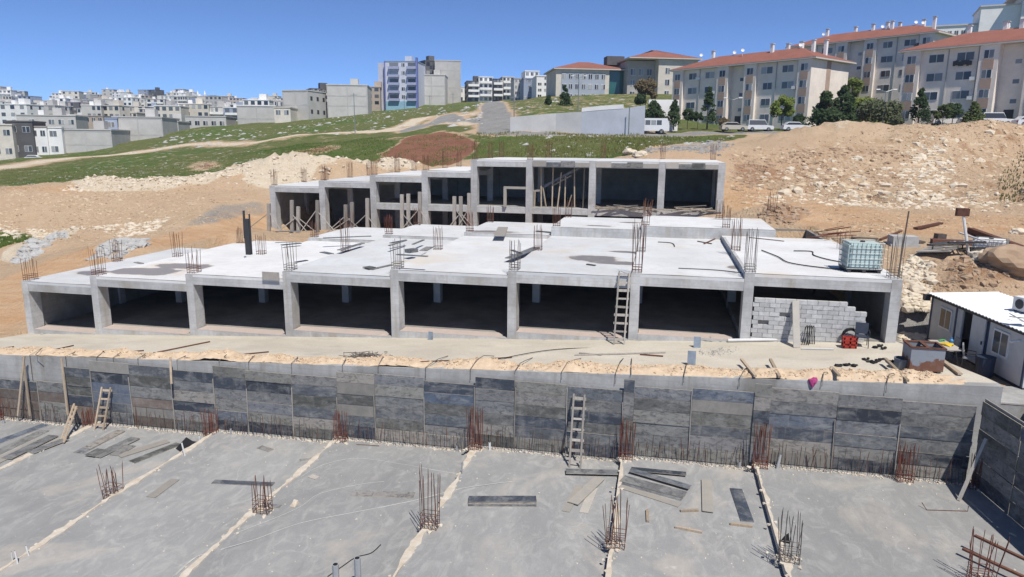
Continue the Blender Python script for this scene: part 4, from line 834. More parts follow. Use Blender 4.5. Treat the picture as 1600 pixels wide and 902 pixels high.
p = ag(1341,538); p.y = 31.4; p.z = apz(p.x,p.y)+.01; chair(p, -.15, 'dark blue office chair by the block wall end', M_CHAIR, M_DARK)
p = ag(1322,539); p.y = 31.2; p.z = apz(p.x,p.y)+.01; t = thing('plastic_crate','red plastic crate beside the dark chair','crate',p); M_RED = plain('red_plastic',(.42,.05,.035),.2,4,.6)
for z0 in (.0,.2,.36): m = MB(); m.box(p.x-.26,p.x+.26,p.y-.18,p.y-.14,p.z+z0,p.z+z0+.1); m.box(p.x-.26,p.x+.26,p.y+.14,p.y+.18,p.z+z0,p.z+z0+.1); m.box(p.x-.26,p.x-.22,p.y-.14,p.y+.14,p.z+z0,p.z+z0+.1); m.box(p.x+.22,p.x+.26,p.y-.14,p.y+.14,p.z+z0,p.z+z0+.1); m.build('slat_band', M_RED, t)
m = MB(); m.box(p.x-.22,p.x+.22,p.y-.14,p.y+.14,p.z+.02,p.z+.3); m.build('crate_liner', M_RED, t)
for a in (-1,0,1):
    for b in (-1,1): m = MB(); m.box(p.x+a*.24-.03,p.x+a*.24+.03,p.y+b*.165-.015,p.y+b*.165+.015,p.z,p.z+.46); m.build('corner_post', M_RED, t)
p = ag(1262,536); p.y = 31.6; p.z = apz(p.x,p.y); gH = 'black bent bars leaning at the block wall'
for k in range(4): m = MB(); x = p.x+(k-1.5)*.09; m.tube([(x-.18,p.y-.1,p.z),(x-.02,p.y+.2,p.z+.75),(x+.04,p.y+.25,p.z+.8),(x+.1,p.y+.1,p.z)],.02,5); o = m.build('bent_bar', M_BLACK); tag(o,['leftmost','second','third','rightmost'][k]+' of the four black bent bars leaning at the block wall','rebar',gH); recentre(o,p)
p = ag(1325,535); p.y = 31.85; p.z = apz(p.x,p.y)+.06; m = MB(); m.tube([p+Vector((.3*math.cos(a*.5236),0,.3+.3*math.sin(a*.5236))) for a in range(13)],.07,7); o = m.build('worn_tyre', M_BLACK); tag(o,'dark worn tyre leaning behind the red crate','tyre'); recentre(o,p)
# pink cloth on the wall
p = atY(1270,597,26.35); m = MB(); r2 = random.Random(2); bmm = bmesh.new(); bmesh.ops.create_icosphere(bmm,subdivisions=2,radius=.15)
for v in bmm.verts: v.co = Vector((v.co.x*(1.0+.5*v.co.z/.15),v.co.y*.6,v.co.z*1.25))*(1+.55*mnoise.noise(v.co*14)); v.co += p
bmm.verts.index_update(); m.add([v.co for v in bmm.verts],[[v.index for v in f.verts] for f in bmm.faces]); bmm.free(); o = m.build('pink_cloth', plain('pink_fabric',(.48,.07,.22),.2,9,.9)); tag(o,'bright pink crumpled cloth hung on the wall top','cloth'); recentre(o,p)
# rusty box tank
p = ag(1446,583); p.z -= .0; t = thing('rusty_box','open grey steel box with a large rust patch near the wall corner','tank',p)
def m_rustbox():
    q = NT('rusted_sheet',.7,.4); n = q.noise(1.2,5,.7); s = q.sep(q.pos); hz_ = q.ramp(s[2], p.z+.15, p.z+.95, .85, .0); v = q.math('ADD',hz_,q.math('MULTIPLY',q.math('SUBTRACT',n,.5),1.2))
    k = q.mix(q.ramp(v,.45,.5),(.22,.245,.285),(.15,.07,.045)); k = q.mix(q.ramp(q.noise(6,4),.5,.8,0,.5),k,(.2,.19,.18)); q.col(k); return q.m
mb_ = m_rustbox(); w, d, h = 1.15, .95, .85; X, Y, Z_ = p.x, p.y+.45, p.z+.08
for a in ((X-w/2,X+w/2,Y-d/2,Y-d/2+.04),(X-w/2,X+w/2,Y+d/2-.04,Y+d/2),(X-w/2,X-w/2+.04,Y-d/2+.04,Y+d/2-.04),(X+w/2-.04,X+w/2,Y-d/2+.04,Y+d/2-.04)): m = MB(); m.box(*a,Z_,Z_+h); m.build('side_plate', mb_, t)
m = MB(); m.box(X-w/2+.04,X+w/2-.04,Y-d/2+.04,Y+d/2-.04,Z_,Z_+.06); m.build('base_plate', mb_, t)
for a in ((X-w/2-.03,X+w/2+.03,Y-d/2-.03,Y-d/2+.05),(X-w/2-.03,X+w/2+.03,Y+d/2-.05,Y+d/2+.03),(X-.06,X+.06,Y-d/2+.05,Y+d/2-.05),(X-w/2-.03,X-w/2+.06,Y-d/2+.05,Y+d/2-.05),(X+w/2-.06,X+w/2+.03,Y-d/2+.05,Y+d/2-.05)): m = MB(); m.box(*a,Z_+h+.002,Z_+h+.06); m.build('rim_bar', M_RUST, t)
m = MB(); m.box(X-w/2+.1,X-w/2+.2,Y-d/2-.02,Y+d/2-.02,p.z-.02,Z_); m.build('skid', M_DARK, t); m = MB(); m.box(X+w/2-.2,X+w/2-.1,Y-d/2-.02,Y+d/2-.02,p.z-.02,Z_); m.build('skid', M_DARK, t)
m = MB(); m.box(X-.05,X+.45,Y-.3,Y+.3,Z_+.3,Z_+h-.1); m.build('charred_scrap', M_BLACK, t)
p = ag(1408,576); m = MB(); m.lathe(p,[(.24,0),(.29,.42),(.26,.42),(.22,.05)],14); o = m.build('bucket', plain('grey_bucket',(.17,.19,.22),.1,4,.5)); tag(o,'dark grey bucket left of the rusty box','bucket'); recentre(o,p)
litter('broken_blocks','broken block pieces at the foot of the rusty box','rubble',[(1458,590),(1465,588)],M_ROCKG,5,.14,(.06,.13))
A = ag(1398,572); B = ag(1418,596)
gF = 'edge planks by the cabin yard'
for a, lb in (((1468,563,1500,588),'plank along the apron edge right of the rusty box'),((1412,532,1455,560),'plank at the foot of the last column')):
    A = ag(a[0],a[1]); B = ag(a[2],a[3]); m = MB(); m.bar(A+Vector((0,0,.08)),B+Vector((0,0,.08)),.16,.07); o = m.build('edge_plank', M_TIMB); tag(o,lb,'plank',gF); recentre(o,A)
# ================================================================ SITE CABIN
CA, CB = Vector((12.5,34.9,3.22)), Vector((13.42,28.2,3.22)); cu = (CB-CA).normalized(); cn = Vector((cu.y,-cu.x,0))*-1; CL = (CB-CA).length
if cn.x < 0: cn = -cn
def cp(u, v, z): return CA + cu*u + cn*v + Vector((0,0,z))
M_CAB = plain('cabin_panel', (.60,.60,.59), .08, 1.2, .6); M_BLUE = plain('blue_trim', (.06,.08,.13), .1, 3, .5); M_CROOF = plain('cabin_roof', (.80,.80,.79), .06, 1.0, .5)
cb = thing('site_cabin', 'white prefabricated site cabin with corrugated roof and two windows', 'cabin', CA)
def cbox(name, u0, u1, v0, v1, z0, z1, mat, par=None):
    m = MB(); m.hexa([cp(u0,v0,z0),cp(u1,v0,z0),cp(u1,v1,z0),cp(u0,v1,z0)],[cp(u0,v0,z1),cp(u1,v0,z1),cp(u1,v1,z1),cp(u0,v1,z1)]); return m.build(name, mat, par or cb)
DU0, DU1 = 2.45, 3.35
cbox('wall_panel',0,2.0,0,.08,.1,2.15,M_CAB); cbox('wall_panel',2.0,DU0,0,.08,.1,2.15,M_CAB); cbox('wall_panel',DU1,4.35,0,.08,.1,2.15,M_CAB); cbox('wall_panel',4.35,CL,0,.08,.1,2.15,M_CAB); cbox('lintel',DU0,DU1,0,.08,2.02,2.15,M_CAB)
cbox('end_wall',-.08,0,0,2.6,.1,2.15,M_CAB); cbox('end_wall',CL,CL+.08,0,2.6,.1,2.15,M_CAB); cbox('rear_wall',0,CL,2.52,2.6,.1,2.15,M_CAB); cbox('floor_frame',-.1,CL+.1,-.02,2.62,-.15,.1,M_DARK)
for u in (-.06,2.0,4.35,CL): cbox('corner_post',u-.05,u+.05,-.03,-.002,.1,2.15,M_BLUE)
m = MB(); nn = 60; vs = []; fs = []
for k in range(nn+1):
    u = -.2+(CL+.4)*k/nn; dz = .035*(k%2)
    vs += [cp(u,-.22,2.20+dz), cp(u,2.85,2.32+dz)]
    if k: fs.append((2*k-2,2*k,2*k+1,2*k-1))
m.add(vs,fs); o = m.build('roof_sheet', M_CROOF, cb); o.modifiers.new('s','SOLIDIFY').thickness=.03
cbox('eave_rail',-.15,CL+.15,-.12,-.04,2.05,2.17,M_DARK)
def cwin(u0,u1,z0,z1):
    w = cbox('window',u0,u1,-.045,.0,z0,z1,M_WHITE); um = (u0+u1)/2
    for a,b in ((u0+.07,um-.035),(um+.035,u1-.07)): cbox('pane',a,b,-.052,-.01,z0+.08,z1-.08,M_GLASS,w)
cwin(.75,1.7,.85,1.8); cwin(4.75,5.75,.85,1.85)
d_ = cbox('door',DU1+.02,DU1+.95,-.12,-.07,.12,2.05,M_CAB); cbox('handle',DU1+.85,DU1+.9,-.16,-.12,1.0,1.14,M_DARK,d_)
p0 = cp(3.9,1.6,2.3); ac = thing('air_conditioner','white air conditioner box lying on the cabin roof','air conditioner',p0)
m = MB(); m.obox(p0+Vector((0,0,.33)),.5,.85,.55,Matrix.Rotation(.35,3,'Z')); m.build('casing', M_WHITE, ac); m = MB(); mr = Matrix.Rotation(.35,3,'Z'); m.obox(p0+mr@Vector((-.0,-.43,.33)),.36,.02,.40,mr); m.build('grille', M_DARK, ac); q = p0+mr@Vector((-.27,.1,.33)); m = MB(); m.tube([q,q+mr@Vector((.02,0,0))],.2,14); m.build('fan_ring', M_DARK, ac)
for k in (-.3,.3): c = p0+mr@Vector((0,k,.0)); m = MB(); m.obox(c+Vector((0,0,.03)),.5,.06,.06,mr); m.build('foot', M_DARK, ac)
cordp = [cp(5.0,.3,2.37),cp(5.4,.8,2.40),cp(5.6,1.4,2.42),cp(4.9,1.9,2.43),cp(4.2,1.7,2.42)]; m = MB(); m.tube(cordp,.018,5); o = m.build('cable', M_BLACK); tag(o,'thin black cable looping over the cabin roof','cable'); recentre(o,cordp[0])
q = cp(6.3,-.12,1.75); m = MB(); m.tube([q,q+Vector((-.22,-.05,-.05))],.05,8); m.box(q.x,q.x+.12,q.y-.03,q.y+.03,q.z-.05,q.z+.03); o = m.build('camera_housing', M_WHITE); tag(o,'small white camera on the cabin wall at the right edge','camera'); recentre(o,q)
q = cp(5.9,.1,2.38); m = MB(); m.obox(q+Vector((0,0,.12)),.6,.4,.03,Matrix.Rotation(.5,3,'Y')); o = m.build('small_panel', M_GPVC); tag(o,'small grey panel propped on the cabin roof at right','panel'); recentre(o,q)
q = cp(-.1,-.06,2.0); m = MB(); m.box(q.x-.28,q.x-.02,q.y,q.y+.25,q.z-.15,q.z+.12); o = m.build('meter_box', M_DARK); tag(o,'dark box fixed at the far corner of the cabin','box'); recentre(o,q)
# table and chairs in the yard
P = cp(3.6,-1.15,.02); t = thing('folding_table','pale folding table with crossed legs in front of the cabin','table',P); mr = Matrix.Rotation(math.atan2(cu.y,cu.x),3,'Z')
m = MB(); m.obox(P+Vector((0,0,.74)),1.5,.7,.04,mr); m.build('tabletop', M_PLYPALE, t)
for s in (-1,1):
    for e in (-1,1): m = MB(); m.bar(P+mr@Vector((s*.65,e*.28,.0)),P+mr@Vector((s*.15,e*.28,.72)),.03,.03); m.build('leg', M_GALV, t); 
for nm, lb, off, mat, sz in (('yellow_cloth','yellow cloth lying on the folding table',(0.1,.0),plain('yellow_fabric',(.75,.50,.03),.1,5,.8),.24),('green_bag','small green bag at the far end of the table',(-.55,.1),plain('green_plastic',(.1,.45,.12),.1,5,.6),.13),('blue_bottle','blue bottle standing on the folding table',(-.1,.25),plain('blue_plastic',(.06,.22,.5),.1,5,.4),.09)):
    q = P+mr@Vector((off[0],off[1],.76)); m = MB()
    if nm == 'blue_bottle': m.lathe(q,[(.08,0),(.085,.18),(.03,.24),(.03,.3)],10)
    else: m.rock(q+Vector((0,0,.05)),sz,rng,.35); m.rock(q+Vector((.1,.05,.05)),sz*.8,rng,.35)
    o = m.build(nm, mat); tag(o,lb,nm.split('_')[1]); recentre(o,q)
M_CH2 = plain('grey_chair_plastic',(.30,.31,.33),.1,5,.5)
chair(cp(4.3,-.55,.02), 1.2, 'grey chair beside the folding table at the cabin wall', M_CH2, M_DARK); chair(cp(3.2,-.75,.02), -1.6, 'second grey chair in front of the cabin door', M_CH2, M_DARK)
q = cp(5.3,-.5,.02); m = MB(); m.lathe(q,[(.25,0),(.3,.05),(.32,.75),(.34,.8),(.3,.8)],14); o = m.build('dark_barrel', plain('dark_blue_plastic',(.03,.045,.08),.1,4,.5)); tag(o,'dark blue barrel standing under the right cabin window','barrel'); recentre(o,q)

# ================================================================ REAR BUILDING SHELL
RX = [-35.7,-30.7,-25.7,-20.8,-16.3,-11.4,-6.0,-.28,5.0]; RZ2 = [7.95,8.5,9.1,9.6,10.6,10.62,10.62,10.62]; RY = 60.0; RB = 71.6
bb = thing('stepped_building', 'stepped two storey concrete frame standing behind the white roof slabs', 'building', (-15,RY,4))
for i in range(9):
    x = RX[i]-(.55 if i == 8 else 0); zt = RZ2[min(i,7)]
    for y,d in ((RY,.8),(RY+6,.4)): m = MB(); m.box(x,x+.55,y,y+d,3.0,zt-(.01 if y == RY else .2)); m.build('column', M_CONC, bb)
for i in range(8):
    a, b, z = RX[i], RX[i+1], RZ2[i]; xa = a+.55; xb = b if i < 7 else b-.55
    m = MB(); m.box(xa,xb,RY+.02,RY+.4,z-.58,z-.02); m.build('beam', M_CONC, bb)
    m = MB(); m.box(xa,xb,RY+6.02,RY+6.35,z-.6,z-.2); m.build('beam', M_CONC, bb)
    damp_rim_slab(bb, a+.01, b-.01, RY+.012, RB, z, [], .16, 'roof_slab', .6)
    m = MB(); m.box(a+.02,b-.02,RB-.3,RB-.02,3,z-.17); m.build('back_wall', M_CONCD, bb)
    if i > 1:
        m = MB(); m.box(xa,xb,RY+.03,RY+.38,6.05,6.6); m.build('floor_beam', M_CONC, bb); m = MB(); m.box(a+.02,b-.02,RY+.4,RB-.3,6.42,6.58); m.build('floor_slab', M_CONCD, bb)
    if i > 4:
        n = 4
        for k in range(n):
            xx0 = xa+(xb-xa)*k/n; m = MB(); m.box(xx0+.01,xx0+(xb-xa)/n-.01,RY-.05,RY-.0,z-.52,z-.06-.1*(k%2)); m.build('edge_form', M_PLY if (i*3+k)%3 else M_PLYPALE, bb)
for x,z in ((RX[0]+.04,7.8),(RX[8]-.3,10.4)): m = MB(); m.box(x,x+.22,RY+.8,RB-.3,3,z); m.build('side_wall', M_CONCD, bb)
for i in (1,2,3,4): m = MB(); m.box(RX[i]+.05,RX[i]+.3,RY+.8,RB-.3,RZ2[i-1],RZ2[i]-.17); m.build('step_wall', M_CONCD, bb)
# stair flight and props in the sixth bay
m = MB(); m.bar((-10.6,RY+1.6,8.0),(-6.6,RY+1.6,10.2),1.3,.22); st = m.build('stair_flight', M_PLY, bb); m = MB(); m.bar((-9.3,RY+.9,8.4),(-7.6,RY+.9,9.35),.12,.1); m.build('stair_edge', M_TIMB, st); m = MB(); m.bar((-11.0,RY+1.4,7.95),(-10.2,RY+1.4,8.0),1.0,.15); m.build('stair_landing', M_TIMBG, st)
gPr = 'timber props under the stair of the rear building'
for i,(x,l,h) in enumerate([(-10.75,0,7.9),(-10.2,.1,10.0),(-9.9,.35,8.3),(-9.2,0,10.0),(-8.6,-.25,9.6),(-8.1,.0,9.3),(-7.7,-.3,7.7),(-7.3,.12,10.0),(-6.5,0,10.0)]):
    m = MB(); m.bar((x+l*.5,RY+.75,6.58),(x-l*.5,RY+.9,h),.1,.08); o = m.build('timber_prop', M_TIMB); tag(o, od[i]+' timber prop from the left under the rear stair','prop',gPr); recentre(o,(x+l*.5,RY+.75,6.58))
m = MB(); m.bar((-13.2,RY-.1,6.6),(-13.2,RY-.1,8.15),.25,.2); m.bar((-13.32,RY-.1,8.25),(-11.4,RY-.1,8.25),.2,.2); o = m.build('pale_frame', M_PLYPALE); tag(o,'pale angled frame in the fifth bay of the rear building','frame'); recentre(o,(-13.2,RY-.1,6.6))
# column forms with raking braces in front of the rear building
gCF = 'upright column forms braced by thin poles in front of the rear building'; r2 = random.Random(21)
for i,(px,yt) in enumerate([(420,318),(456,313),(466,323),(496,313),(540,320),(550,316),(574,310),(628,304),(638,303),(656,300),(710,307),(720,307),(733,302)]):
    A = atY(px,356,57.8); B = atY(px,yt,57.8); A.z = 4.0; t = thing('column_form', od[i%9].capitalize()+(' braced column form from the left' if i < 9 else ' braced form counted after the ninth')+' before the rear building','formwork',A,gCF)
    m = MB(); m.bar(A,B,.28,.22,(0,1,0)); m.build('post', M_TIMBG, t)
    for s in (-1,1):
        if r2.random() < .8: L = r2.uniform(1.3,2.1); m = MB(); m.tube([A+(B-A)*r2.uniform(.5,.75),A+Vector((s*L,-.5,.15))],.045,5); m.build('brace', M_TIMBG, t)
# timber debris on the floor edge
gTD = 'timbers in the debris heaps on the rear building floor edge'
for k in range(46):
    bay = (-5.2,-.8) if k % 2 else (.5,4.4); x = r2.uniform(*bay); y = RY-.15+r2.uniform(-.35,.9); z = 6.62+r2.uniform(0,.45)*(1-abs((x-sum(bay)/2)/2.6)); a = r2.gauss(0,.35)+(0 if r2.random() < .8 else 1.2); l = r2.uniform(.5,1.7); v = Vector((math.cos(a)*l,math.sin(a)*l*.5,r2.uniform(-.14,.14)))
    m = MB(); m.bar(Vector((x,y,z))-v,Vector((x,y,z))+v,r2.uniform(.07,.16),.05); o = m.build('loose_timber', M_TIMB if r2.random() < .5 else M_TIMBG); tag(o,'one of the loose timbers heaped on the floor edge of the '+('seventh' if k % 2 else 'last')+' rear bay','timber',gTD); recentre(o,(x,y,z))
gR4 = 'rebar cages on the roof of the rear building'
for i in range(9):
    x = RX[i]+.25; z = RZ2[min(i,7)]
    for j,(y,h) in enumerate(((RY+.5,1.7),(RY+6.2,1.7),(RY+11,1.7))):
        if (j == 1 and i > 4) or (i > 5 and j == 0): continue
        cage((min(x,4.7),y,z),h*r2.uniform(.8,1.05),od[i]+' cage from the left in the '+['front','middle','rear'][j]+' line on the rear roof',gR4,M_RUST,.45,.35,5,.02,1,1)
# ================================================================ DEBRIS RIGHT OF THE BUILDING
def tp(px, py): p = hit(px,py); p.z = tz(p.x,p.y); return p
p = tp(1553,410); ibc((p.x,p.y+.7,p.z-.05),'white caged water tank lying among debris beside the dirt track', 1.5,1.2,1.15,-.5,M_WHITE)
def rack(px, py, label, rz):
    P = tp(px,py); t = thing('collector_frame',label,'frame',P,'metal collector frames'); mr = Matrix.Rotation(rz,3,'Z')@Matrix.Rotation(-.22,3,'X'); c = lambda x,y,z: P+Vector((0,0,.35))+mr@Vector((x,y,z))
    for s in (-1,1): m = MB(); m.bar(c(-1.1,s*.75,0),c(1.1,s*.75,0),.14,.1); m.build('rail', M_DARK, t)
    for k in range(8): x = -.95+k*.27; m = MB(); m.tube([c(x,-.72,.03),c(x,.72,.03)],.06,6); m.build('tube', M_PVC if k%2 else M_GALV, t)
    m = MB(); m.bar(c(1.1,-.85,0),c(1.3,1.3,.7),.09,.07); m.build('support', M_PVC, t)
    for s in (-1,1): m = MB(); m.bar(c(s*.9,.6,0),Vector((c(s*.9,.6,0).x,c(s*.9,.6,0).y,P.z-.05)),.06,.06,(0,1,0)); m.build('foot', M_DARK, t)
rack(1490,412,'left tilted frame of pale collector tubes on the ground',.35); rack(1524,400,'right tilted frame of pale collector tubes leaning by the white tank',.35)
p = tp(1512,412); m = MB(); m.tube([p,p+Vector((-.45,.2,2.1))],.07,7); m.m = 1; q = p+Vector((-.5,.25,2.1)); m.box(q.x-.3,q.x+.3,q.y-.15,q.y+.15,q.z,q.z+.42); o = m.build('lamp_pole',[M_PVC,M_RUST]); tag(o,'short white pole with a dark box on top among the frames','pole'); recentre(o,p)
gSt = 'beams and sheets on the ground beside the dirt track'
for a, w, th, mat, lb in [((1515,365,1610,400),.35,.3,M_RUST,'long rusty beam lying behind the white tank'),((1430,362,1470,352),.3,.12,M_RUST,'rusty bars lying in front of the track'),((1375,378,1408,364),.15,.08,M_RUST,'thin rusty bar left of the steel pole'),((1575,398,1598,408),.6,.06,M_DARK,'dark grey panel right of the white tank'),((1440,400,1490,412),2.6,.06,M_PLYPALE,'large tan sheet lying under the frames'),((1462,372,1475,374),.5,.3,M_STEEL,'square dark grating piece near the track'),((1268,397,1310,368),.12,.08,M_RUST,'thin rusty bar crossing the bundle'),((1395,370,1440,382),.5,.1,M_STEEL,'grey sheet right of the steel pole'),((1455,380,1520,384),.5,.25,M_RUST,'rusty trough in front of the track'),((1300,392,1360,362),.1,.08,M_RUST,'long thin bar behind the water tank'),((1330,372,1372,376),.3,.06,M_STEEL,'flat grey scrap behind the water tank')]:
    A = tp(*a[:2]); B = tp(*a[2:]); m = MB(); m.bar(A+Vector((0,0,th/2+.03)),B+Vector((0,0,th/2+.03)),w,th); o = m.build('scrap_beam' if w < .5 else 'scrap_sheet', mat); tag(o,lb,'scrap',gSt); recentre(o,A)
p = tp(1245,376); m = MB(); m.tube([p,p+Vector((0,0,3.0))],.09,7); o = m.build('steel_pole', M_STEEL); tag(o,'upright steel pole at the rear right corner of the roof','pole'); recentre(o,p)
p = Vector((10.35,33.2,6.4)); m = MB(); m.tube([p,p+Vector((.12,0,2.9))],.032,6); o = m.build('steel_pole', M_STEEL); tag(o,'tall thin steel pole standing at the last roof cage','pole'); recentre(o,p)
for px,py,lb in ((1253,378,'small cage of bars beside the upright steel pole'),(1318,402,'cage of bars in the ground behind the water tank'),(1205,345,'cage of bars in front of the red soil mound')):
    q = tp(px,py); cage(q,1.3,lb,'rebar cages in the ground right of the building',M_RUST,.6,.5,4,.06,2,1)
for k in range(9):
    A = tp(1305+rng.uniform(-8,8),372+rng.uniform(-4,5)); a = rng.uniform(.2,.9); l = rng.uniform(.8,2); v = Vector((math.cos(a)*l,math.sin(a)*l,rng.uniform(-.05,.2))); A.z += .25+k*.03; m = MB(); m.tube([A-v,A+v],.025,5); o = m.build('loose_bar', M_RUSTR); tag(o,'one of the red bars in the tangled bundle behind the water tank','rebar','tangled bundle of red bars'); recentre(o,A)
p = tp(1410,383); m = MB(); m.box(p.x-.7,p.x+.7,p.y-.5,p.y+.5,p.z+.1,p.z+.55); m.box(p.x-.8,p.x+.8,p.y-.6,p.y+.6,p.z-.1,p.z+.1); o = m.build('concrete_trough', M_CONC); tag(o,'grey concrete block with a flange behind the last roof cage','block'); recentre(o,p)

a, b, c = tp(1540,432), tp(1600,428), tp(1600,448); d = tp(1568,446); m = MB(); m.add([v+Vector((0,0,.12)) for v in (a,b,c,d)],[(3,2,1,0)]); o = m.build('dark_ground_sheet', M_DARK); o.modifiers.new('s','SOLIDIFY').thickness = .05; tag(o,'dark flat sheet spread on the ground behind the cabin at right','tarpaulin'); recentre(o,a)  # flat dark sheet added in place of a dark ground area
# ================================================================ RUBBLE FIELDS
def scatter(name, label, poly, n, rr, mat, seed, power=2.2, sink=.25, fl_=.75, cat='rubble'):
    g = G(poly); xs = [a for a,_ in g]; ys = [b for _,b in g]; R_ = np.random.default_rng(seed); X = R_.uniform(min(xs),max(xs),n*4); Y = R_.uniform(min(ys),max(ys),n*4); k = inpoly(X,Y,g); X = X[k]; Y = Y[k]
    dn = fbm(X*.25+seed, Y*.25, 3)+R_.uniform(-.25,.25,len(X)); k = np.argsort(-dn)[:n]; X, Y = X[k], Y[k]; Z = terr(X,Y); m = MB(); r3 = random.Random(seed)
    for x,y,z in zip(X,Y,Z):
        r = rr[0]+(rr[1]-rr[0])*r3.random()**power*1.0; m.rock((x,y,z-r*sink),r,r3,fl_)
    tag(m.build(name, mat), label, cat, kind='stuff')
scatter('bank_rubble','pale stones spread over the cut earth bank at right','1140,330 1140,235 1260,225 1400,222 1500,210 1640,200 1640,325 1400,330 1300,325',3600,(.04,.6),M_ROCKP,1,6,.4)
scatter('bank_rubble','tan stones gathered at the foot of the right bank','1180,300 1300,285 1450,300 1640,300 1640,328 1400,328 1300,322 1200,315',1700,(.05,.42),M_ROCKW,2,4,.35)
scatter('bank_rubble','pale boulders tumbling down the right bank','1420,320 1400,270 1430,225 1480,215 1480,260 1470,320',600,(.07,.65),M_ROCKW,3,3,.35)
scatter('bank_rubble','brown stones on the cut face of the right bank','1140,300 1140,245 1300,235 1420,240 1420,300 1300,290',1500,(.05,.4),M_ROCKB,4,3)
scatter('field_rubble','pale stones strewn over the left earth bank','-60,375 -60,305 100,302 250,297 330,315 250,345 150,372',4200,(.035,.26),M_ROCKP,5,4,.4)
scatter('field_rubble','tan stones at the foot of the left bank','-60,382 -60,350 100,358 230,350 270,340 230,368 100,376',1300,(.05,.38),M_ROCKW,6,3.5)
scatter('white_rubble','white broken stone heaped along the far left track','20,408 50,392 90,374 108,378 70,398 30,415',700,(.08,.45),M_ROCKG,7,2)
scatter('white_rubble','grey broken stone heap behind the second roof bay','145,408 178,385 225,382 232,392 185,408',800,(.07,.38),M_ROCKG,8,2)
scatter('spoil_rubble','cream stones over the row of spoil heaps','330,296 400,262 440,252 560,260 650,266 660,280 560,286 420,298',1800,(.05,.4),M_ROCKW,9,4)
scatter('spoil_rubble','cream stones over the low spoil heaps at left','90,300 160,285 260,286 400,272 400,290 250,299',1500,(.05,.4),M_ROCKW,10,3.5)
scatter('grey_rubble','grey broken concrete spread behind the rear building','1000,243 1020,228 1130,220 1150,228 1130,245',1800,(.06,.36),M_ROCKD,12,2.5)
scatter('edge_rubble','pale rubble filling the gap right of the last column','1415,520 1410,470 1405,430 1425,410 1460,440 1450,480 1448,515',900,(.05,.3),M_ROCKW,13,2.5)
scatter('edge_rubble','brown stones on the mound behind the cabin','1430,470 1450,420 1520,415 1640,430 1640,490 1500,470',1100,(.04,.28),M_ROCKB,14,4,.4)
scatter('edge_rubble','small stones on the ground beside the last roof bay','1230,398 1250,360 1400,350 1430,390 1410,420 1350,410',900,(.04,.22),M_ROCKP,15,3)
scatter('red_rubble','red stones on the soil mound behind the roof','1185,348 1205,325 1240,325 1265,345 1230,352',400,(.06,.35),M_ROCKB,16,2)
scatter('hillside_rocks','grey rocks outcropping on the green hillside','400,215 480,190 600,172 690,168 700,180 640,200 500,212',900,(.3,1.6),M_ROCKG,17,3,.45,.55)
scatter('hillside_rocks','grey rocks beside the asphalt ramp','700,200 720,170 755,160 755,195 740,202',260,(.3,1.6),M_ROCKG,18,2.5,.4)
scatter('hillside_rocks','scattered rocks on the left field','0,288 150,262 400,232 420,250 250,278 100,290',1800,(.08,.6),M_ROCKG,19,4,.45,.5)
scatter('hillside_rocks','scattered rocks on the slope below the white wall','800,240 820,212 1000,212 1150,212 1100,230 1000,238',500,(.1,.8),M_ROCKG,20,3,.4,.6)
scatter('hillside_rocks','rocks along the far left field road','200,240 270,215 400,200 420,215 300,230',350,(.3,1.3),M_ROCKG,22,3,.4,.6)
for i,(px,py,r) in enumerate([(1575,452,1.1),(1528,440,.5),(1434,455,.38),(1426,468,.28),(1443,462,.24),(1590,368,.4),(1000,243,.6),(985,241,.7)]):
    q = tp(px,py); m = MB(); bmm = bmesh.new(); bmesh.ops.create_icosphere(bmm,subdivisions=3,radius=1)
    for v in bmm.verts: c_ = v.co.copy(); v.co = Vector((c_.x*1.2,c_.y,c_.z*.7))*r*(1+.35*mnoise.noise(c_*1.3+Vector((i*3,0,0)))+.16*mnoise.noise(c_*3.5))+q+Vector((0,0,r*.15))
    bmm.verts.index_update(); m.add([v.co for v in bmm.verts],[[v.index for v in f.verts] for f in bmm.faces]); bmm.free(); o = m.build('boulder', M_ROCKB if i == 0 else M_ROCKW); tag(o,['large orange brown boulder behind the cabin','pale boulder left of the large brown one','pink white boulder right of the last column','lower boulder right of the last column','small boulder right of the last column','small pale boulder by the dirt track','right pale boulder behind the rear roof','left pale boulder behind the rear roof'][i],'boulder','boulders'); recentre(o,q)
scatter('small_stones','small stones spread over the left earth bank and track','-60,400 -60,298 250,292 400,290 400,345 300,360 150,385',11000,(.02,.12),M_ROCKP,31,3,.3)
scatter('small_stones','small stones spread over the right bank and track','1140,345 1140,235 1300,222 1640,200 1640,360 1400,360',11000,(.02,.15),M_ROCKP,32,3,.3)
scatter('small_stones','small dark clods for shadow gaps between stones of the right bank','1140,345 1140,235 1300,222 1640,200 1640,360 1400,360',5000,(.03,.2),M_ROCKB,33,4,.3)  # clods added to act as dark shadow gaps among the stones
scatter('small_stones','small dark clods spread over the left bank','-60,380 -60,298 250,292 400,290 400,345 300,360 150,370',3500,(.03,.15),M_ROCKB,34,4,.3)
scatter('hillside_rocks','rocks on the grassy slope above the boundary wall','800,200 1000,200 1035,185 1030,165 860,155 800,170',420,(.15,1.1),M_ROCKG,35,3,.4,.6)
scatter('bank_rubble','large pale stones lodged in the right bank','1180,322 1180,262 1300,250 1420,235 1560,215 1560,322 1400,326',420,(.16,.62),M_ROCKW,36,2,.3,.8)
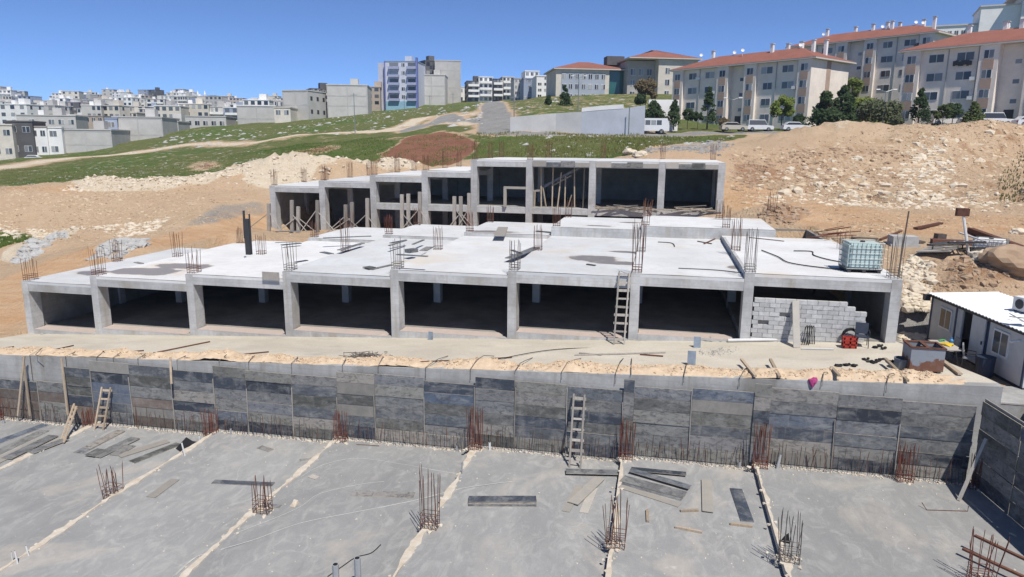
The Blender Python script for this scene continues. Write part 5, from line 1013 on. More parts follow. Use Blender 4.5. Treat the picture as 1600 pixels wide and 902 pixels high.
# shrubs on the far right of the bank
M_WEED = plain('dry_weed', (.13,.15,.05), .25, 2, .95, c2=(.20,.19,.09))
def weeds(label, poly, n, h, seed, mat=M_WEED):
    g = G(poly); xs = [a for a,_ in g]; ys = [b for _,b in g]; R_ = np.random.default_rng(seed); X = R_.uniform(min(xs),max(xs),n*3); Y = R_.uniform(min(ys),max(ys),n*3); k = inpoly(X,Y,g)&((fbm(X*.2+seed,Y*.2,3)+R_.uniform(-.2,.2,n*3))>-.02); X = X[k][:n]; Y = Y[k][:n]; Z = terr(X,Y); m = MB(); r3 = random.Random(seed); vs = []; fs = []
    for x,y,z in zip(X,Y,Z):
        for b in range(5):
            a = r3.random()*6.28; w = r3.uniform(.04,.12)*h*2; hh = h*r3.uniform(.5,1.2); dx,dy = math.cos(a),math.sin(a); l = r3.uniform(-.4,.4)*hh; o_ = len(vs)
            vs += [(x-dy*w,y+dx*w,z-.03),(x+dy*w,y-dx*w,z-.03),(x+dx*l,y+dy*l,z+hh)]; fs.append((o_,o_+1,o_+2))
    m.add(vs,fs); tag(m.build('grass_tufts', mat), label, 'grass', kind='stuff')
M_GRS = plain('spring_grass', (.14,.19,.045), .25, .3, .95, c2=(.22,.22,.09)); M_GRD = plain('dark_grass', (.09,.17,.032), .25, .3, .95, c2=(.15,.19,.05))
M_GRY = plain('yellow_green_grass', (.19,.22,.06), .25, .25, .95, c2=(.27,.24,.10))
weeds('grass tufts on the field left of the spoil heaps','-60,292 100,285 250,278 400,258 400,236 250,250 0,266 -60,270',4500,.2,1,M_GRS); weeds('grass tufts on the green slope behind the spoil heaps','400,262 560,256 590,262 620,226 600,214 480,226 400,238',4500,.22,2,M_GRD); weeds('grass tufts on the slope behind the rear building','735,250 1000,242 1010,230 1150,216 1000,210 800,208 745,208',6000,.3,3,M_GRY)
weeds('green patch of grass at the left edge below the bank','-60,404 0,402 40,394 60,379 40,371 -60,373',3500,.22,4,M_GRD); weeds('dry weeds at the right end of the bank','1565,330 1560,280 1590,240 1640,235 1640,330',900,.28,5); weeds('low grass tufts on the red soil slope','600,260 640,216 720,208 735,230 700,262',1500,.25,6,M_GRS)
# ================================================================ BACKGROUND BUILDINGS
r6 = random.Random(61)
UC = {}
def ucube(mat, name):
    k = (mat.name, name)
    if k not in UC: m = MB(); m.box(-.5,.5,-.5,.5,-.5,.5); UC[k] = m.mesh(name, mat)
    return UC[k]
class Fr:                                                 # local frame: u along the front, v into the building
    def __init__(s, o, rz): s.o = Vector(o); s.rz = rz; s.u = Vector((math.cos(rz),math.sin(rz),0)); s.v = Vector((-math.sin(rz),math.cos(rz),0))
    def p(s, u, v, z): return s.o+s.u*u+s.v*v+Vector((0,0,z))
    def box(s, m, u0,u1,v0,v1,z0,z1): m.hexa([s.p(u0,v0,z0),s.p(u1,v0,z0),s.p(u1,v1,z0),s.p(u0,v1,z0)],[s.p(u0,v0,z1),s.p(u1,v0,z1),s.p(u1,v1,z1),s.p(u0,v1,z1)])
    def part(s, name, par, mat, *b): m = MB(); s.box(m,*b); return m.build(name, mat, par)
    def cube(s, name, par, mat, u,v,z,w,d,h): return obj(name, ucube(mat,name), par, s.p(u,v,z), (0,0,s.rz), (w,d,h))
def win(fr, par, u, z, w, h, face=0.0, side=False, vv=0.0, simple=False):
    """white framed window with panes; set into the front (v=face) or into a side wall"""
    if side: c = (face, vv); a = (.10,w); b = (.14,w-.12)
    else: c = (u, face); a = (w,.10); b = (w-.14,.14)
    if simple: return fr.cube('window', par, M_GLASS, c[0], c[1], z, *a, h)
    f = fr.cube('window', par, M_WHITE, c[0], c[1], z, *a, h)
    if side: return f if not fr.cube('pane', f, M_GLASS, c[0], c[1], z, *b, h-.14) else f
    for k in (-1,1): fr.cube('pane', f, M_GLASS, c[0]+k*w/4, c[1], z, w/2-.1, .14, h-.14)
    return f
M_CREAM = plain('cream_plaster', (.86,.76,.67), .09, .35, .9, rv=.04); M_BRN = plain('brown_panel', (.46,.33,.26), .08, .6, .9); M_TILE = None
def m_tile():
    t = NT('red_tiles', .85, .2); n = t.noise(.5,4); w = t.noise(5,3,.6,t.scaled(1,1,3)); k = t.mix(t.ramp(n,.3,.7),(.31,.125,.09),(.24,.10,.075)); k = t.mix(t.ramp(w,.4,.7,0,.6),k,(.16,.075,.058)); t.col(k); t.bump(w,.5,.05); return t.m
M_TILE = m_tile(); M_EAVE = plain('eave_white', (.58,.53,.48), .05, 1, .8); M_HWHITE = plain('white_plaster', (.80,.79,.77), .06, .5, .9); M_HGREY = plain('block_grey', (.56,.545,.52), .1, .35, .95, rv=.15, c2=(.47,.455,.43)); M_HCREAM = plain('sand_plaster', (.68,.63,.55), .1, .5, .9, rv=.15); M_HBLUE = plain('blue_grey_plaster', (.33,.38,.48), .1, .5, .9, rv=.15); M_HDARK = plain('dark_facade', (.14,.135,.14), .15, .5, .8, rv=.2); M_HTAN = plain('tan_facade', (.48,.40,.33), .1, .5, .9, rv=.15); M_HPINK = plain('pale_pink_plaster', (.64,.55,.51), .1, .5, .9, rv=.15)

def hiproof(fr, par, u0,u1,v0,v1,z,h,ov=.8, inset=None):
    a,b,c,d = u0-ov,u1+ov,v0-ov,v1+ov; k = (d-c)/2 if inset is None else inset; vm = (c+d)/2
    m = MB(); vs = [fr.p(a,c,z),fr.p(b,c,z),fr.p(b,d,z),fr.p(a,d,z),fr.p(a+k,vm,z+h),fr.p(b-k,vm,z+h)]
    m.add(vs,[(0,1,5,4),(1,2,5),(2,3,4,5),(3,0,4)]); rf = m.build('roof', M_TILE, par)
    fr.part('eave', rf, M_EAVE, a+.02,b-.02,c+.02,d-.02,z-.28,z-.005); return rf
def apartment(near, rz, mods, label, depth=12.5, floors=4, fh=2.85, z=0, chim=7, seed=0, dishes=4):
    rr = random.Random(seed); fr = Fr((near.x,near.y,z), rz); L = sum(w for _,w in mods); H = floors*fh+.5
    t = thing('apartment_block', label, 'building', fr.o, 'cream apartment blocks with red roofs')
    u = 0
    for i,(k,w) in enumerate(mods):
        f0 = {'w':0.0,'p':-.55,'s':1.0}[k]
        fr.part('wall', t, M_CREAM, u+.001,u+w-.001,f0,depth-(0 if k != 'p' else .0),-4,H)
        for f in range(floors):
            zc = f*fh+1.75
            if k == 'p':
                win(fr,t,u+w/2,zc,1.35,1.3,f0)
                if f: fr.part('spandrel_panel', t, M_BRN, u+w/2-.75,u+w/2+.75,f0-.06,f0+.02,zc-fh+.67,zc-.67)
            elif k == 'w': win(fr,t,u+w*.5+rr.uniform(-.2,.2),zc,rr.choice((1.9,2.2,2.4)),1.3,f0)
            else:
                if f: fr.cube('window',t,M_GLASS,u+w*.6,f0,zc-1.2,.8,.1,.6)
                else: fr.cube('entrance_door',t,M_DARK,u+w*.5,f0,1.1,1.3,.14,2.2)
        u += w
    if True:
        for k in range(rr.randint(3,5)):
            uu = rr.choice([sum(w for _,w in mods[:j])+mods[j][1]/2 for j in range(len(mods)) if mods[j][0]=='w']); fr.cube('air_conditioner',t,M_HWHITE,uu+1.5,-.3,rr.randrange(floors)*fh+1.2,.8,.35,.55)
    uu = 0
    for k,w in mods[:-1]:
        uu += w
        if k == 'w': m = MB(); m.tube([fr.p(uu-.25,-.1,-1),fr.p(uu-.25,-.1,H-.3)],.07,6); m.build('downpipe', M_GPVC, t)
    rf = hiproof(fr,t,0,L,0,depth,H,2.7,.9)
    for k in range(chim):
        uu = rr.uniform(2,L-2); vv = rr.uniform(depth*.35,depth*.65); c = fr.p(uu,vv,H); m = MB(); m.obox(c+Vector((0,0,2.2)),.55,.55,3.0,Matrix.Rotation(rz,3,'Z')); ch = m.build('chimney', M_HWHITE, t); m = MB(); m.obox(c+Vector((0,0,3.78)),.75,.75,.14,Matrix.Rotation(rz,3,'Z')); m.build('cap', M_CONC, ch)
    for k in range(dishes):
        uu = rr.uniform(2,L-2); c = fr.p(uu,depth*rr.uniform(.3,.6),H+1.6); m = MB(); m.tube([c,c+Vector((0,0,1.3))],.04,5); m.lathe((0,0,0),[(.04,0),(.22,.06),(.34,.14),(.32,.14),(.2,.07)],10); n0 = 10; q = c+Vector((0,0,1.5)); mr = Matrix.Rotation(rr.uniform(1.1,1.4),3,'X')
        for vi in range(10,len(m.v)): m.v[vi] = tuple(q+mr@Vector(m.v[vi]))
        m.build('satellite_dish', M_HWHITE, t)
    return t, fr, L, H
MOD = [('p',2.6),('w',4.2),('w',4.2),('p',2.6),('s',3.6),('p',2.6),('w',4.2),('w',4.2),('p',2.6)]
RZA = math.atan2(.645,-.764)                              # the facades run away to the left
# a frame whose front faces the camera side: u from the far end to the near corner
RZF = RZA+math.pi
Uf = Vector((math.cos(RZF),math.sin(RZF),0)); LA = sum(w for _,w in MOD)
n1 = atD(1262,198,126); far1 = n1-Uf*LA
t1,fr1,_,H1 = apartment(far1, RZF, MOD, 'cream apartment block with bright gable end behind the parked bus and cars', z=n1.z, seed=1)
fr1.part('gable_strip', t1, M_BRN, LA-.02,LA+.05,4.6,6.0,-2,H1-.3)
far2 = atD(1402,197,117); t2,fr2,_,_ = apartment(far2, RZF, MOD, 'cream apartment block at the right edge with laundry on the top floor', z=far2.z, seed=2, chim=6)
near3 = atD(1450,148,140); far3 = near3-Uf*LA; z3 = near3.z; t3,fr3,_,_ = apartment(far3, RZF, MOD, 'cream apartment block standing behind between the two front blocks', z=z3, seed=3, chim=9)
q = fr2.p(9,-.35,3*2.85+.9); m = MB(); 
for k in range(7): c = fr2.p(7.6+k*.38,-.4,3*2.85+.75+.1*math.sin(k*2)); m.obox(c,.36,.05,.75+.15*math.sin(k*3),Matrix.Rotation(RZF,3,'Z'))
o = m.build('laundry', M_DARK); tag(o,'dark laundry hanging under a top floor window of the right block','laundry'); recentre(o,q)
# white institutional building on top of the hill
o0 = atD(1438,110,225); w0 = Fr((o0.x,o0.y,o0.z), math.atan2(CR[1],CR[0])-.45); wb = thing('hilltop_building','large white building with hipped roof on the hill at top right','building',w0.o); px = 225/1100
w0.part('wall',wb,M_HWHITE,0,14,0,14,-4,13.0); w0.part('wall',wb,M_HWHITE,14.02,24,-3,14,-4,17.6); w0.part('wall',wb,M_HWHITE,24.02,46,-5,16,-4,20.6); w0.part('parapet',wb,M_EAVE,-.3,14.2,-.3,14.3,13.0,13.4); w0.part('parapet',wb,M_EAVE,13.7,24,-3.3,14.3,17.6,18.0)
for k in range(7): win(w0,wb,1.4+k*1.8,10.6,1.1,2.0,0.0)
for f in range(3):
    for k in range(5): win(w0,wb,27.5+k*3,8.0+f*4.2,1.7,1.5,-5.0)
hiproof(w0,wb,24,46,-5,16,20.6,3.5,2.6)
# school with red roofs
s0 = atD(868,160,195); sf = Fr((s0.x,s0.y,s0.z), math.atan2(CR[1],CR[0])+.12); sc = thing('school_building','pale school with two red hipped roofs and a green glass stair','building',sf.o)
sf.part('wall',sc,M_HCREAM,0,15,0,16,-5,8.8); sf.part('glass_stair',sc,plain('green_glass',(.03,.12,.11),.1,.4,.15,.6),15.03,19.3,1,12,-5,9.1); sf.part('wall',sc,plain('shade_toned_cream',(.42,.40,.38),.08,.5,.9),19.34,27,-3,14,-5,11.2); sf.part('wall',sc,M_HCREAM,27.03,38,-6,14,-5,11.6)  # middle wing: cream plaster darkened in colour for its shaded side
M_HGLZ = plain('pale_blue_facade',(.36,.40,.46),.08,.5,.6); sf.part('cladding',sc,M_HGLZ,1.5,13.8,-.12,-.0,-2,8.0)
for f in range(3):
    for k in range(7): win(sf,sc,2.2+k*1.85,1.6+f*2.7,1.1,1.4,-.12)
    win(sf,sc,29.6,2.4+f*3,1.3,1.6,-6.0)
    for k in range(3): win(sf,sc,20.8+k*2.3,2.2+f*3,1.4,1.8,-3.0)
hiproof(sf,sc,0,19,0,16,9.1,2.6,.8); hiproof(sf,sc,19.5,38,-6,14,11.7,3.2,1.0); sf.part('roof_tank',sc,M_HDARK,15.5,20.5,5,9,10.8,13.2)
# boundary wall in two tones
wl_ = thing('boundary_wall','long grey and white boundary wall along the upper street','wall',atD(800,206,112))
pts = [(797,206,114,22),(830,206,113,25),(868,207,112,29),(908,208,110,32),(940,208,109,35),(972,209,108,38),(1006,208,107,42)]
for i,((a,b,c,h0),(d,e,f,h1)) in enumerate(zip(pts[:-1],pts[1:])):
    A = atD(a,b,c); B = atD(d,e,f); nn_ = Vector(((B-A).y,-(B-A).x,0)).normalized()*-.35; ha, hb = h0*c/1100, h1*f/1100; m = MB(); lo = [A+Vector((0,0,-2)),B+Vector((0,0,-2)),B+nn_+Vector((0,0,-2)),A+nn_+Vector((0,0,-2))]; hi = [A+Vector((0,0,ha)),B+Vector((0,0,hb)),B+nn_+Vector((0,0,hb)),A+nn_+Vector((0,0,ha))]; m.hexa(lo,hi)
    m.build('wall_panel', plain('pale_grey_wall',(.60,.59,.57),.08,.4,.9) if i < 3 else plain('pale_blue_wall',(.50,.53,.58),.08,.4,.9), wl_)
    if i in (3,4): m = MB(); e_ = Vector((0,0,.62)); off = -nn_*.1; m.hexa([A+off+Vector((0,0,ha)),B+off+Vector((0,0,hb)),B+nn_+Vector((0,0,hb)),A+nn_+Vector((0,0,ha))],[A+off+Vector((0,0,ha))+e_,B+off+Vector((0,0,hb))+e_,B+nn_+Vector((0,0,hb))+e_,A+nn_+Vector((0,0,ha))+e_]); m.build('coping', M_HWHITE, wl_)
a = atD(1012,200,118); hf = Fr((a.x,a.y,a.z),math.atan2(CR[1],CR[0])); ow_ = hf.part('garden_wall',None,M_HWHITE,0,5,0,.4,-2,4.6); tag(ow_,'white wall stub behind the parked bus','wall'); recentre(ow_,a)

# town houses
M_HFRM = plain('frame_concrete', (.48,.47,.45), .1, .5, .95)
def town(px0,px1,pyt,pyb,D,rz,mat,label,rows=0,cols=0,depth=10,sidemat=None,cat='building',roof=None,group='houses of the hillside town',side=0,bal=False,name='house',tank=False):
    w = (px1-px0)*D/1100/math.cos(rz); h = (pyb-pyt)*D/1100*1.02; o = atD(px0,pyb,D); fr = Fr(o, math.atan2(CR[1],CR[0])+rz); t = thing(name,label,cat,fr.o,group)
    fr.part('wall',t,mat,0,w,0,depth,-5,h-.3); fr.part('parapet',t,roof or mat,-.15,w+.15,-.15,depth+.15,h-.3,h)
    fh = h/max(rows,1); simple = D > 260
    if mat is M_HGREY and not rows:
        nc = max(2,int(w/4.5)); nr = max(1,int(h/3))
        for c in range(nc+1): fr.part('frame_post',t,M_HFRM,max(0,c*(w-.35)/nc),max(0,c*(w-.35)/nc)+.35,-.05,-.003,-4,h-.31)
        for r in range(1,nr+1): fr.part('frame_band',t,M_HFRM,.02,w-.02,-.03,-.002,r*h/nr-.75,r*h/nr-.35)
        for r in range(nr):
            for c in range(max(2,int(depth/4))): fr.cube('side_opening',t,M_DARK,w if rz < 0 else 0,(c+.5)*4,r*h/nr+1.6,.1,1.3,1.3)
    for r in range(rows):
        zc = r*fh+fh*.55
        for c in range(cols):
            if r6.random() < .9: win(fr,t,(c+.5)*w/cols,zc,min(1.7,w/cols*.6),min(1.5,fh*.5),0,simple=simple)
        if bal and r: fr.part('balcony',t,roof or M_HWHITE,w*.08,w*.92,-1.2,-.02,r*fh-.15,r*fh+.75)
        if side:
            for c in range(side): win(fr,t,0,zc,1.3,min(1.4,fh*.5),(0 if rz > 0 else w),True,(c+.5)*depth/side)
    if r6.random() < .45 and w > 5: fr.part('stair_hut',t,mat,w*.55,w*.55+2.6,depth*.3,depth*.3+3,h,h+2.2)
    if tank: fr.part('roof_tank',t,M_HWHITE,w*.3,w*.3+1.6,depth*.3,depth*.3+1.4,h,h+1.5)
    return t,fr,w,h
# near left row
town(-30,17,196,252,175,.25,M_HCREAM,'cream two storey house at the left edge beyond the field road',2,3,9)
t,fr,w,h = town(15,51,191,249,178,.25,M_HDARK,'unfinished dark grey house with open ground floor at far left',2,2,9,side=2)
town(52,75,199,247,180,.2,M_HWHITE,'house with a dark red upper facade between two grey ones',2,2,9,roof=M_HTAN); m = None
town(74,98,200,246,181,.2,M_HWHITE,'white narrow house with one square window beside the blank block wall',2,1,9)
town(96,170,203,243,183,.18,M_HGREY,'large blank grey block building beside the field road',0,0,14); town(28,110,180,203,215,.2,M_HGREY,'long grey block house behind the front row at left',1,6,10,tank=True)
town(168,184,186,232,196,.35,M_HBLUE,'narrow blue grey house with dark shaded front',2,1,10); town(180,252,184,233,198,.15,M_HGREY,'large blank concrete panelled building left of the green field',0,0,16)
town(250,279,190,216,212,.1,M_HGREY,'low blank grey building right of the panelled one',0,0,10); town(122,160,181,195,235,.1,M_HTAN,'tan house over the blank block building',1,4,10); town(290,352,182,206,235,.1,M_HGREY,'long grey block building in the middle of the left town',1,5,12)
town(372,431,166,201,235,.08,M_HGREY,'grey block building with white top storey',0,0,14,roof=M_HWHITE); town(380,420,156,167,262,.08,M_HWHITE,'white house peeking over the grey block building',1,4,10); town(429,454,168,186,222,.05,M_HCREAM,'small cream house with two windows by the rocks',1,2,9); town(428,445,157,170,250,.1,M_HGREY,'small grey house behind the small cream one',1,2,9)
town(443,486,143,182,232,-.25,M_HGREY,'pale grey concrete block house left of the dark facades',0,0,12); town(487,516,140,178,245,.45,M_HDARK,'dark facade apartment house with many windows',4,4,12,side=2,bal=True); town(512,574,134,178,238,.1,M_HGREY,'large blank concrete gable house with a pitched edge',0,0,14); town(573,594,137,166,270,.1,M_HTAN,'brown house between the concrete gable and the blue tower',3,2,10)
t,fr,w,h = town(603,653,100,170,275,-.12,plain('pale_lilac',(.56,.58,.66),.06,.5,.9),'six storey white and blue apartment tower on the hill',6,0,14,name='apartment_tower',cat='building',roof=M_HBLUE)
M_VIO = plain('blue_violet_trim',(.17,.20,.44),.08,.6,.8); fh = h/6
for f in range(1,6):
    for a,b in ((.12,.45),(.70,.99)): 
        bl = fr.part('balcony',t,plain('lilac_balcony',(.36,.39,.55),.06,.6,.8),w*a,w*b,-1.3,-.02,f*fh-.1,f*fh+.85); fr.part('balcony_door',t,M_GLASS,w*a+.3,w*b-.3,-.06,.02,f*fh+.9,f*fh+2.3)
    win(fr,t,w*.57,f*fh+1.5,1.4,1.4,0)
fr.part('corner_pier',t,M_VIO,-.25,.15,-.3,.4,-5,h); fr.part('corner_pier',t,M_VIO,w-.4,w+.3,-.5,1,-5,h+1.2); fr.part('base_storey',t,plain('sky_blue_paint',(.30,.50,.62),.1,.5,.9),-.3,w+.2,-.3,-.03,-3,fh*.95)
fr.part('side_wing',t,plain('lilac_side',(.50,.51,.60),.06,.5,.9),-3.2,-.01,1.5,14,-5,h-.5)
town(653,696,119,163,285,.0,M_HGREY,'broad raw concrete block beside the blue tower',0,0,14); t,fr,w,h = town(680,720,98,162,295,.1,M_HGREY,'tall raw concrete block with two open windows on top',0,0,13); 
for zz in (h-3,h-6): win(fr,t,-1.5,zz,1.2,1.5,0,simple=True)
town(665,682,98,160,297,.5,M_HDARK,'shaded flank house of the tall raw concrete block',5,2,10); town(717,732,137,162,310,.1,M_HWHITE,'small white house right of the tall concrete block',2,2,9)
for a,b,c,d,mt,lb in ((730,750,128,160,M_HDARK,'dark balconied house at the head of the ramp'),(748,770,122,160,M_HWHITE,'white balconied house with dark window bands'),(770,786,125,159,M_HDARK,'narrow dark house left of the tan one'),(785,803,122,158,M_HCREAM,'cream balconied house above the wall')): town(a,b,c,d,290,.15,mt,lb,4,3,12,bal=True,side=2)
for a,b,c,d,D_,mt,lb in ((803,822,124,160,250,M_HGREY,'grey house left of the white church-like house'),(820,842,113,155,245,M_HWHITE,'white house with a stepped roof turret'),(838,868,120,155,225,M_HWHITE,'white house with dark red window bands'),(818,836,124,158,238,M_HBLUE,'bluish house below the white turret house')): town(a,b,c,d,D_,.1,mt,lb,4,3,12)
# far hillside: rows of small houses
mats = [M_HWHITE,M_HCREAM,M_HGREY,M_HGREY,M_HCREAM,M_HPINK,M_HTAN,M_HBLUE,M_HWHITE,M_HGREY,M_HWHITE,M_HDARK]; names = {'white_plaster':'white','sand_plaster':'sand coloured','block_grey':'grey','pale_pink_plaster':'pinkish','tan_facade':'tan','blue_grey_plaster':'bluish','dark_facade':'dark'}
rows_ = [(640,158,-10,300,'on the topmost far row'),(600,163,-20,350,'on the far ridge at left'),(540,170,-30,420,'on the second far row'),(500,173,-30,430,'between the second and third far rows'),(460,176,-40,440,'on the third far row'),(400,183,-40,460,'on the fourth far row'),(370,186,-40,440,'between the fourth and fifth far rows'),(340,191,-40,390,'on the fifth far row'),(290,197,-40,380,'on the lowest far row')]
cnt = {}
for D_,yb,xa,xb,desc in rows_:
    x = xa
    while x < xb:
        w_ = r6.uniform(6.5,13); wp = w_*1100/D_; hh = r6.choice((4,5.5,6,7,8.5,9))*1100/D_; mt = r6.choice(mats); y = yb+r6.uniform(-3,3)-(4 if xa <= x < 60 and D_ > 500 else 0)+(6 if D_ < 500 and x > 300 else 0); st = 2 if hh*D_/1100 < 7 else 3
        if D_ > 500 and 20 < x < 75: x += wp; continue
        sz = 'low' if hh*D_/1100 < 7 else 'taller'; lb = f"{sz} {names[mt.name]} house {desc}"; cnt[lb] = cnt.get(lb,0)+1
        pos = 'left edge' if x < 60 else 'left part' if x < 170 else 'middle part' if x < 250 else 'below the minarets' if x < 340 else 'right part'
        od_ = '' if cnt.get(lb+pos,0) == 0 else ', '+od[min(cnt[lb+pos],8)]+' such'; cnt[lb+pos] = cnt.get(lb+pos,0)+1; pos += od_
        town(x,x+wp,y-hh,y,D_+r6.uniform(-15,15),r6.uniform(-.4,.4),mt,lb+', '+pos,st if D_ > 500 else st,r6.randint(2,4) if D_ > 430 else r6.randint(3,5),9,side=2 if D_ < 480 else 0,tank=r6.random() < .3,bal=D_ < 470 and r6.random() < .35,roof=r6.choice((None,None,M_HWHITE)))
        x += wp*r6.uniform(.7,1.1)
for a,b,c,d,D_,mt,lb in ((82,97,146,160,560,M_HWHITE,'white house on the ridge near the left'),(97,122,143,162,560,M_HCREAM,'cream stepped house on the highest ridge point'),(208,221,152,162,560,M_HWHITE,'white house on the ridge above the panelled building'),(221,238,150,162,555,M_HTAN,'brown house on the ridge above the panelled building'),(0,17,141,162,540,M_HWHITE,'white balconied house on the ridge at the left edge')): town(a,b,c,d,D_,.2,mt,lb,3,3,10,bal=D_ < 550)
for i,px_ in enumerate((311,322)):
    b_ = atD(px_,172,560); m = MB(); m.lathe(b_-Vector((0,0,3)),[(1.0,0),(.9,10),(1.3,10.4),(1.3,11),(.75,11.2),(.65,14.5),(.9,14.7),(.05,18)],10); o = m.build('minaret', M_HWHITE); tag(o,['left white minaret rising over the far town','right white minaret rising over the far town'][i],'minaret','minarets of the far mosque'); recentre(o,b_)

# ================================================================ TREES
def m_leaf(name, c, c2):
    t = NT(name, .8, .2); n = t.noise(.8,3); k = t.mix(t.ramp(n,.3,.7),c,c2); k = t.mix(1.0,k,t.mix(t.noise(6,2),(.6,)*3,(1.25,)*3),'MULTIPLY'); t.col(k)
    tr = t.n('ShaderNodeBsdfTranslucent'); t.setv(tr.inputs[0],tuple(x*1.2 for x in c2)); mx = t.n('ShaderNodeMixShader'); mx.inputs[0].default_value = .25; t.l(t.b.outputs[0],mx.inputs[1]); t.l(tr.outputs[0],mx.inputs[2]); t.l(mx.outputs[0],t.out.inputs[0]); return t.m
L_DARK = m_leaf('conifer_leaf',(.035,.06,.026),(.065,.10,.04)); L_MID = m_leaf('broad_leaf',(.07,.10,.035),(.11,.135,.05)); L_LIGHT = m_leaf('spring_leaf',(.15,.20,.04),(.22,.26,.07)); L_GREY = m_leaf('olive_leaf',(.09,.11,.06),(.14,.155,.085)); L_DRY = m_leaf('bare_twigs',(.14,.11,.06),(.19,.15,.09))
M_BARK = plain('bark',(.10,.075,.055),.2,4,.95)
def tree(px,pyb,pyt,D,wpx,kind,leaf,label,n=900):
    b_ = atD(px,pyb,D); H = (pyb-pyt)*D/1100; Rr = wpx*D/1900; t = thing('tree',label,'tree',b_,'trees along the upper street'); rr = random.Random(int(px*7+pyb)); m = MB(); vs = []; fs = []
    m.tube([b_-Vector((0,0,1)),b_+Vector((.05*H*rr.uniform(-1,1)*.3,0,H*.35)),b_+Vector((0,0,H*.8))],.05*H*.5,7,True,.02); limbs = []
    for k in range(7):
        a = rr.random()*6.28; z0 = H*rr.uniform(.2,.6); L = Rr*rr.uniform(.5,.85); p0 = b_+Vector((0,0,z0)); p1 = p0+Vector((math.cos(a)*L,math.sin(a)*L,L*.5)); m.tube([p0,p1],.02*H*.5,5,True,.01)
    m.build('trunk', M_BARK, t)
    cl = []
    if kind == 'cone':
        for k in range(30): f = rr.random()**.8; a = rr.random()*6.28; r_ = Rr*(1-f)*(.55+.45*rr.random())+.1; cl.append((Vector((math.cos(a)*r_,math.sin(a)*r_,H*(.1+.88*f)-r_*.2)),(.42*Rr*(1.15-f)+.15)))
    else:
        for k in range(20): a = rr.random()*6.28; c_ = rr.uniform(-.6,1); r_ = Rr*math.sqrt(max(0,1-c_*c_))*rr.uniform(.45,.9); cl.append((Vector((math.cos(a)*r_,math.sin(a)*r_,H*.62+c_*H*.33)),Rr*rr.uniform(.25,.42)))
    s = max(.12,.06*Rr+.08)
    for k in range(n):
        c,r_ = cl[rr.randrange(len(cl))]; d = Vector((rr.gauss(0,1),rr.gauss(0,1),rr.gauss(0,.8))).normalized()*r_*rr.random()**.4; p = b_+c+d; x = Vector((rr.gauss(0,1),rr.gauss(0,1),rr.gauss(0,1))).normalized(); y = x.orthogonal().normalized(); q_ = s*rr.uniform(.7,1.6); o_ = len(vs); vs += [p-x*q_,p+y*q_*.6,p+x*q_,p-y*q_*.6]; fs.append((o_,o_+1,o_+2,o_+3))
    m = MB(); m.add(vs,fs); m.build('crown', leaf, t); return t
for a in [(857,178,150,150,16,'cone',L_DARK,'small dark conifer at the left on the grassy slope'),(882,172,134,152,18,'cone',L_DARK,'tall dark conifer in front of the school'),(1020,192,160,112,38,'cone',L_DARK,'broad dark cedar behind the bus'),(1053,194,158,116,20,'cone',L_DARK,'conifer at the far corner of the first apartment block'),(1074,196,170,122,16,'round',L_DARK,'small tree before the first apartment block'),(1090,197,175,122,12,'round',L_DARK,'thin small tree before the first apartment block'),(1105,197,138,122,22,'cone',L_DARK,'tall conifer before the first apartment block'),
        (1131,200,186,116,16,'round',L_DRY,'dry bush between the parked cars'),(1008,168,128,150,34,'round',L_DRY,'bare spreading tree in front of the school wing'),(1000,168,150,148,18,'round',L_DARK,'dark low bush at the foot of the bare tree'),(1221,197,154,118,32,'round',L_LIGHT,'light green young tree near the gable of the first block'),(1247,198,180,120,14,'round',L_DARK,'small dark tree beside the light green one'),
        (1286,200,142,114,46,'cone',L_DARK,'left dark pine of the pair beside the bright gable'),(1314,200,136,116,46,'cone',L_DARK,'right dark pine of the pair beside the bright gable'),(1330,160,126,150,30,'round',L_LIGHT,'yellow green tree behind the dark pines'),(1358,160,133,150,18,'cone',L_DARK,'dark conifer before the rear block'),(1372,202,160,108,54,'round',L_GREY,'wide grey green tree beside the street lamp'),(1350,176,158,135,40,'round',L_LIGHT,'low yellow green hedge behind the wide tree'),
        (1434,196,140,102,28,'cone',L_DARK,'slender conical tree before the right block'),(1472,196,166,101,22,'round',L_MID,'left round tree before the right block'),(1487,196,162,101,22,'round',L_DARK,'dark round tree touching the left round one'),(1519,194,160,100,26,'cone',L_MID,'round topped tree before the entrance of the right block'),(1400,200,182,104,20,'round',L_GREY,'low bush beside the slender conical tree'),
        (44,163,152,560,10,'round',L_DARK,'dark tree clump on the far left ridge'),(60,168,158,545,14,'round',L_DARK,'second dark tree clump below the far left ridge'),(118,176,164,470,12,'round',L_DARK,'dark tree among the far houses'),(22,166,154,560,9,'round',L_DARK,'small dark tree on the ridge at the left edge')]: tree(*a, n=500 if a[3] > 400 else 2600 if a[4] > 30 else 1700)
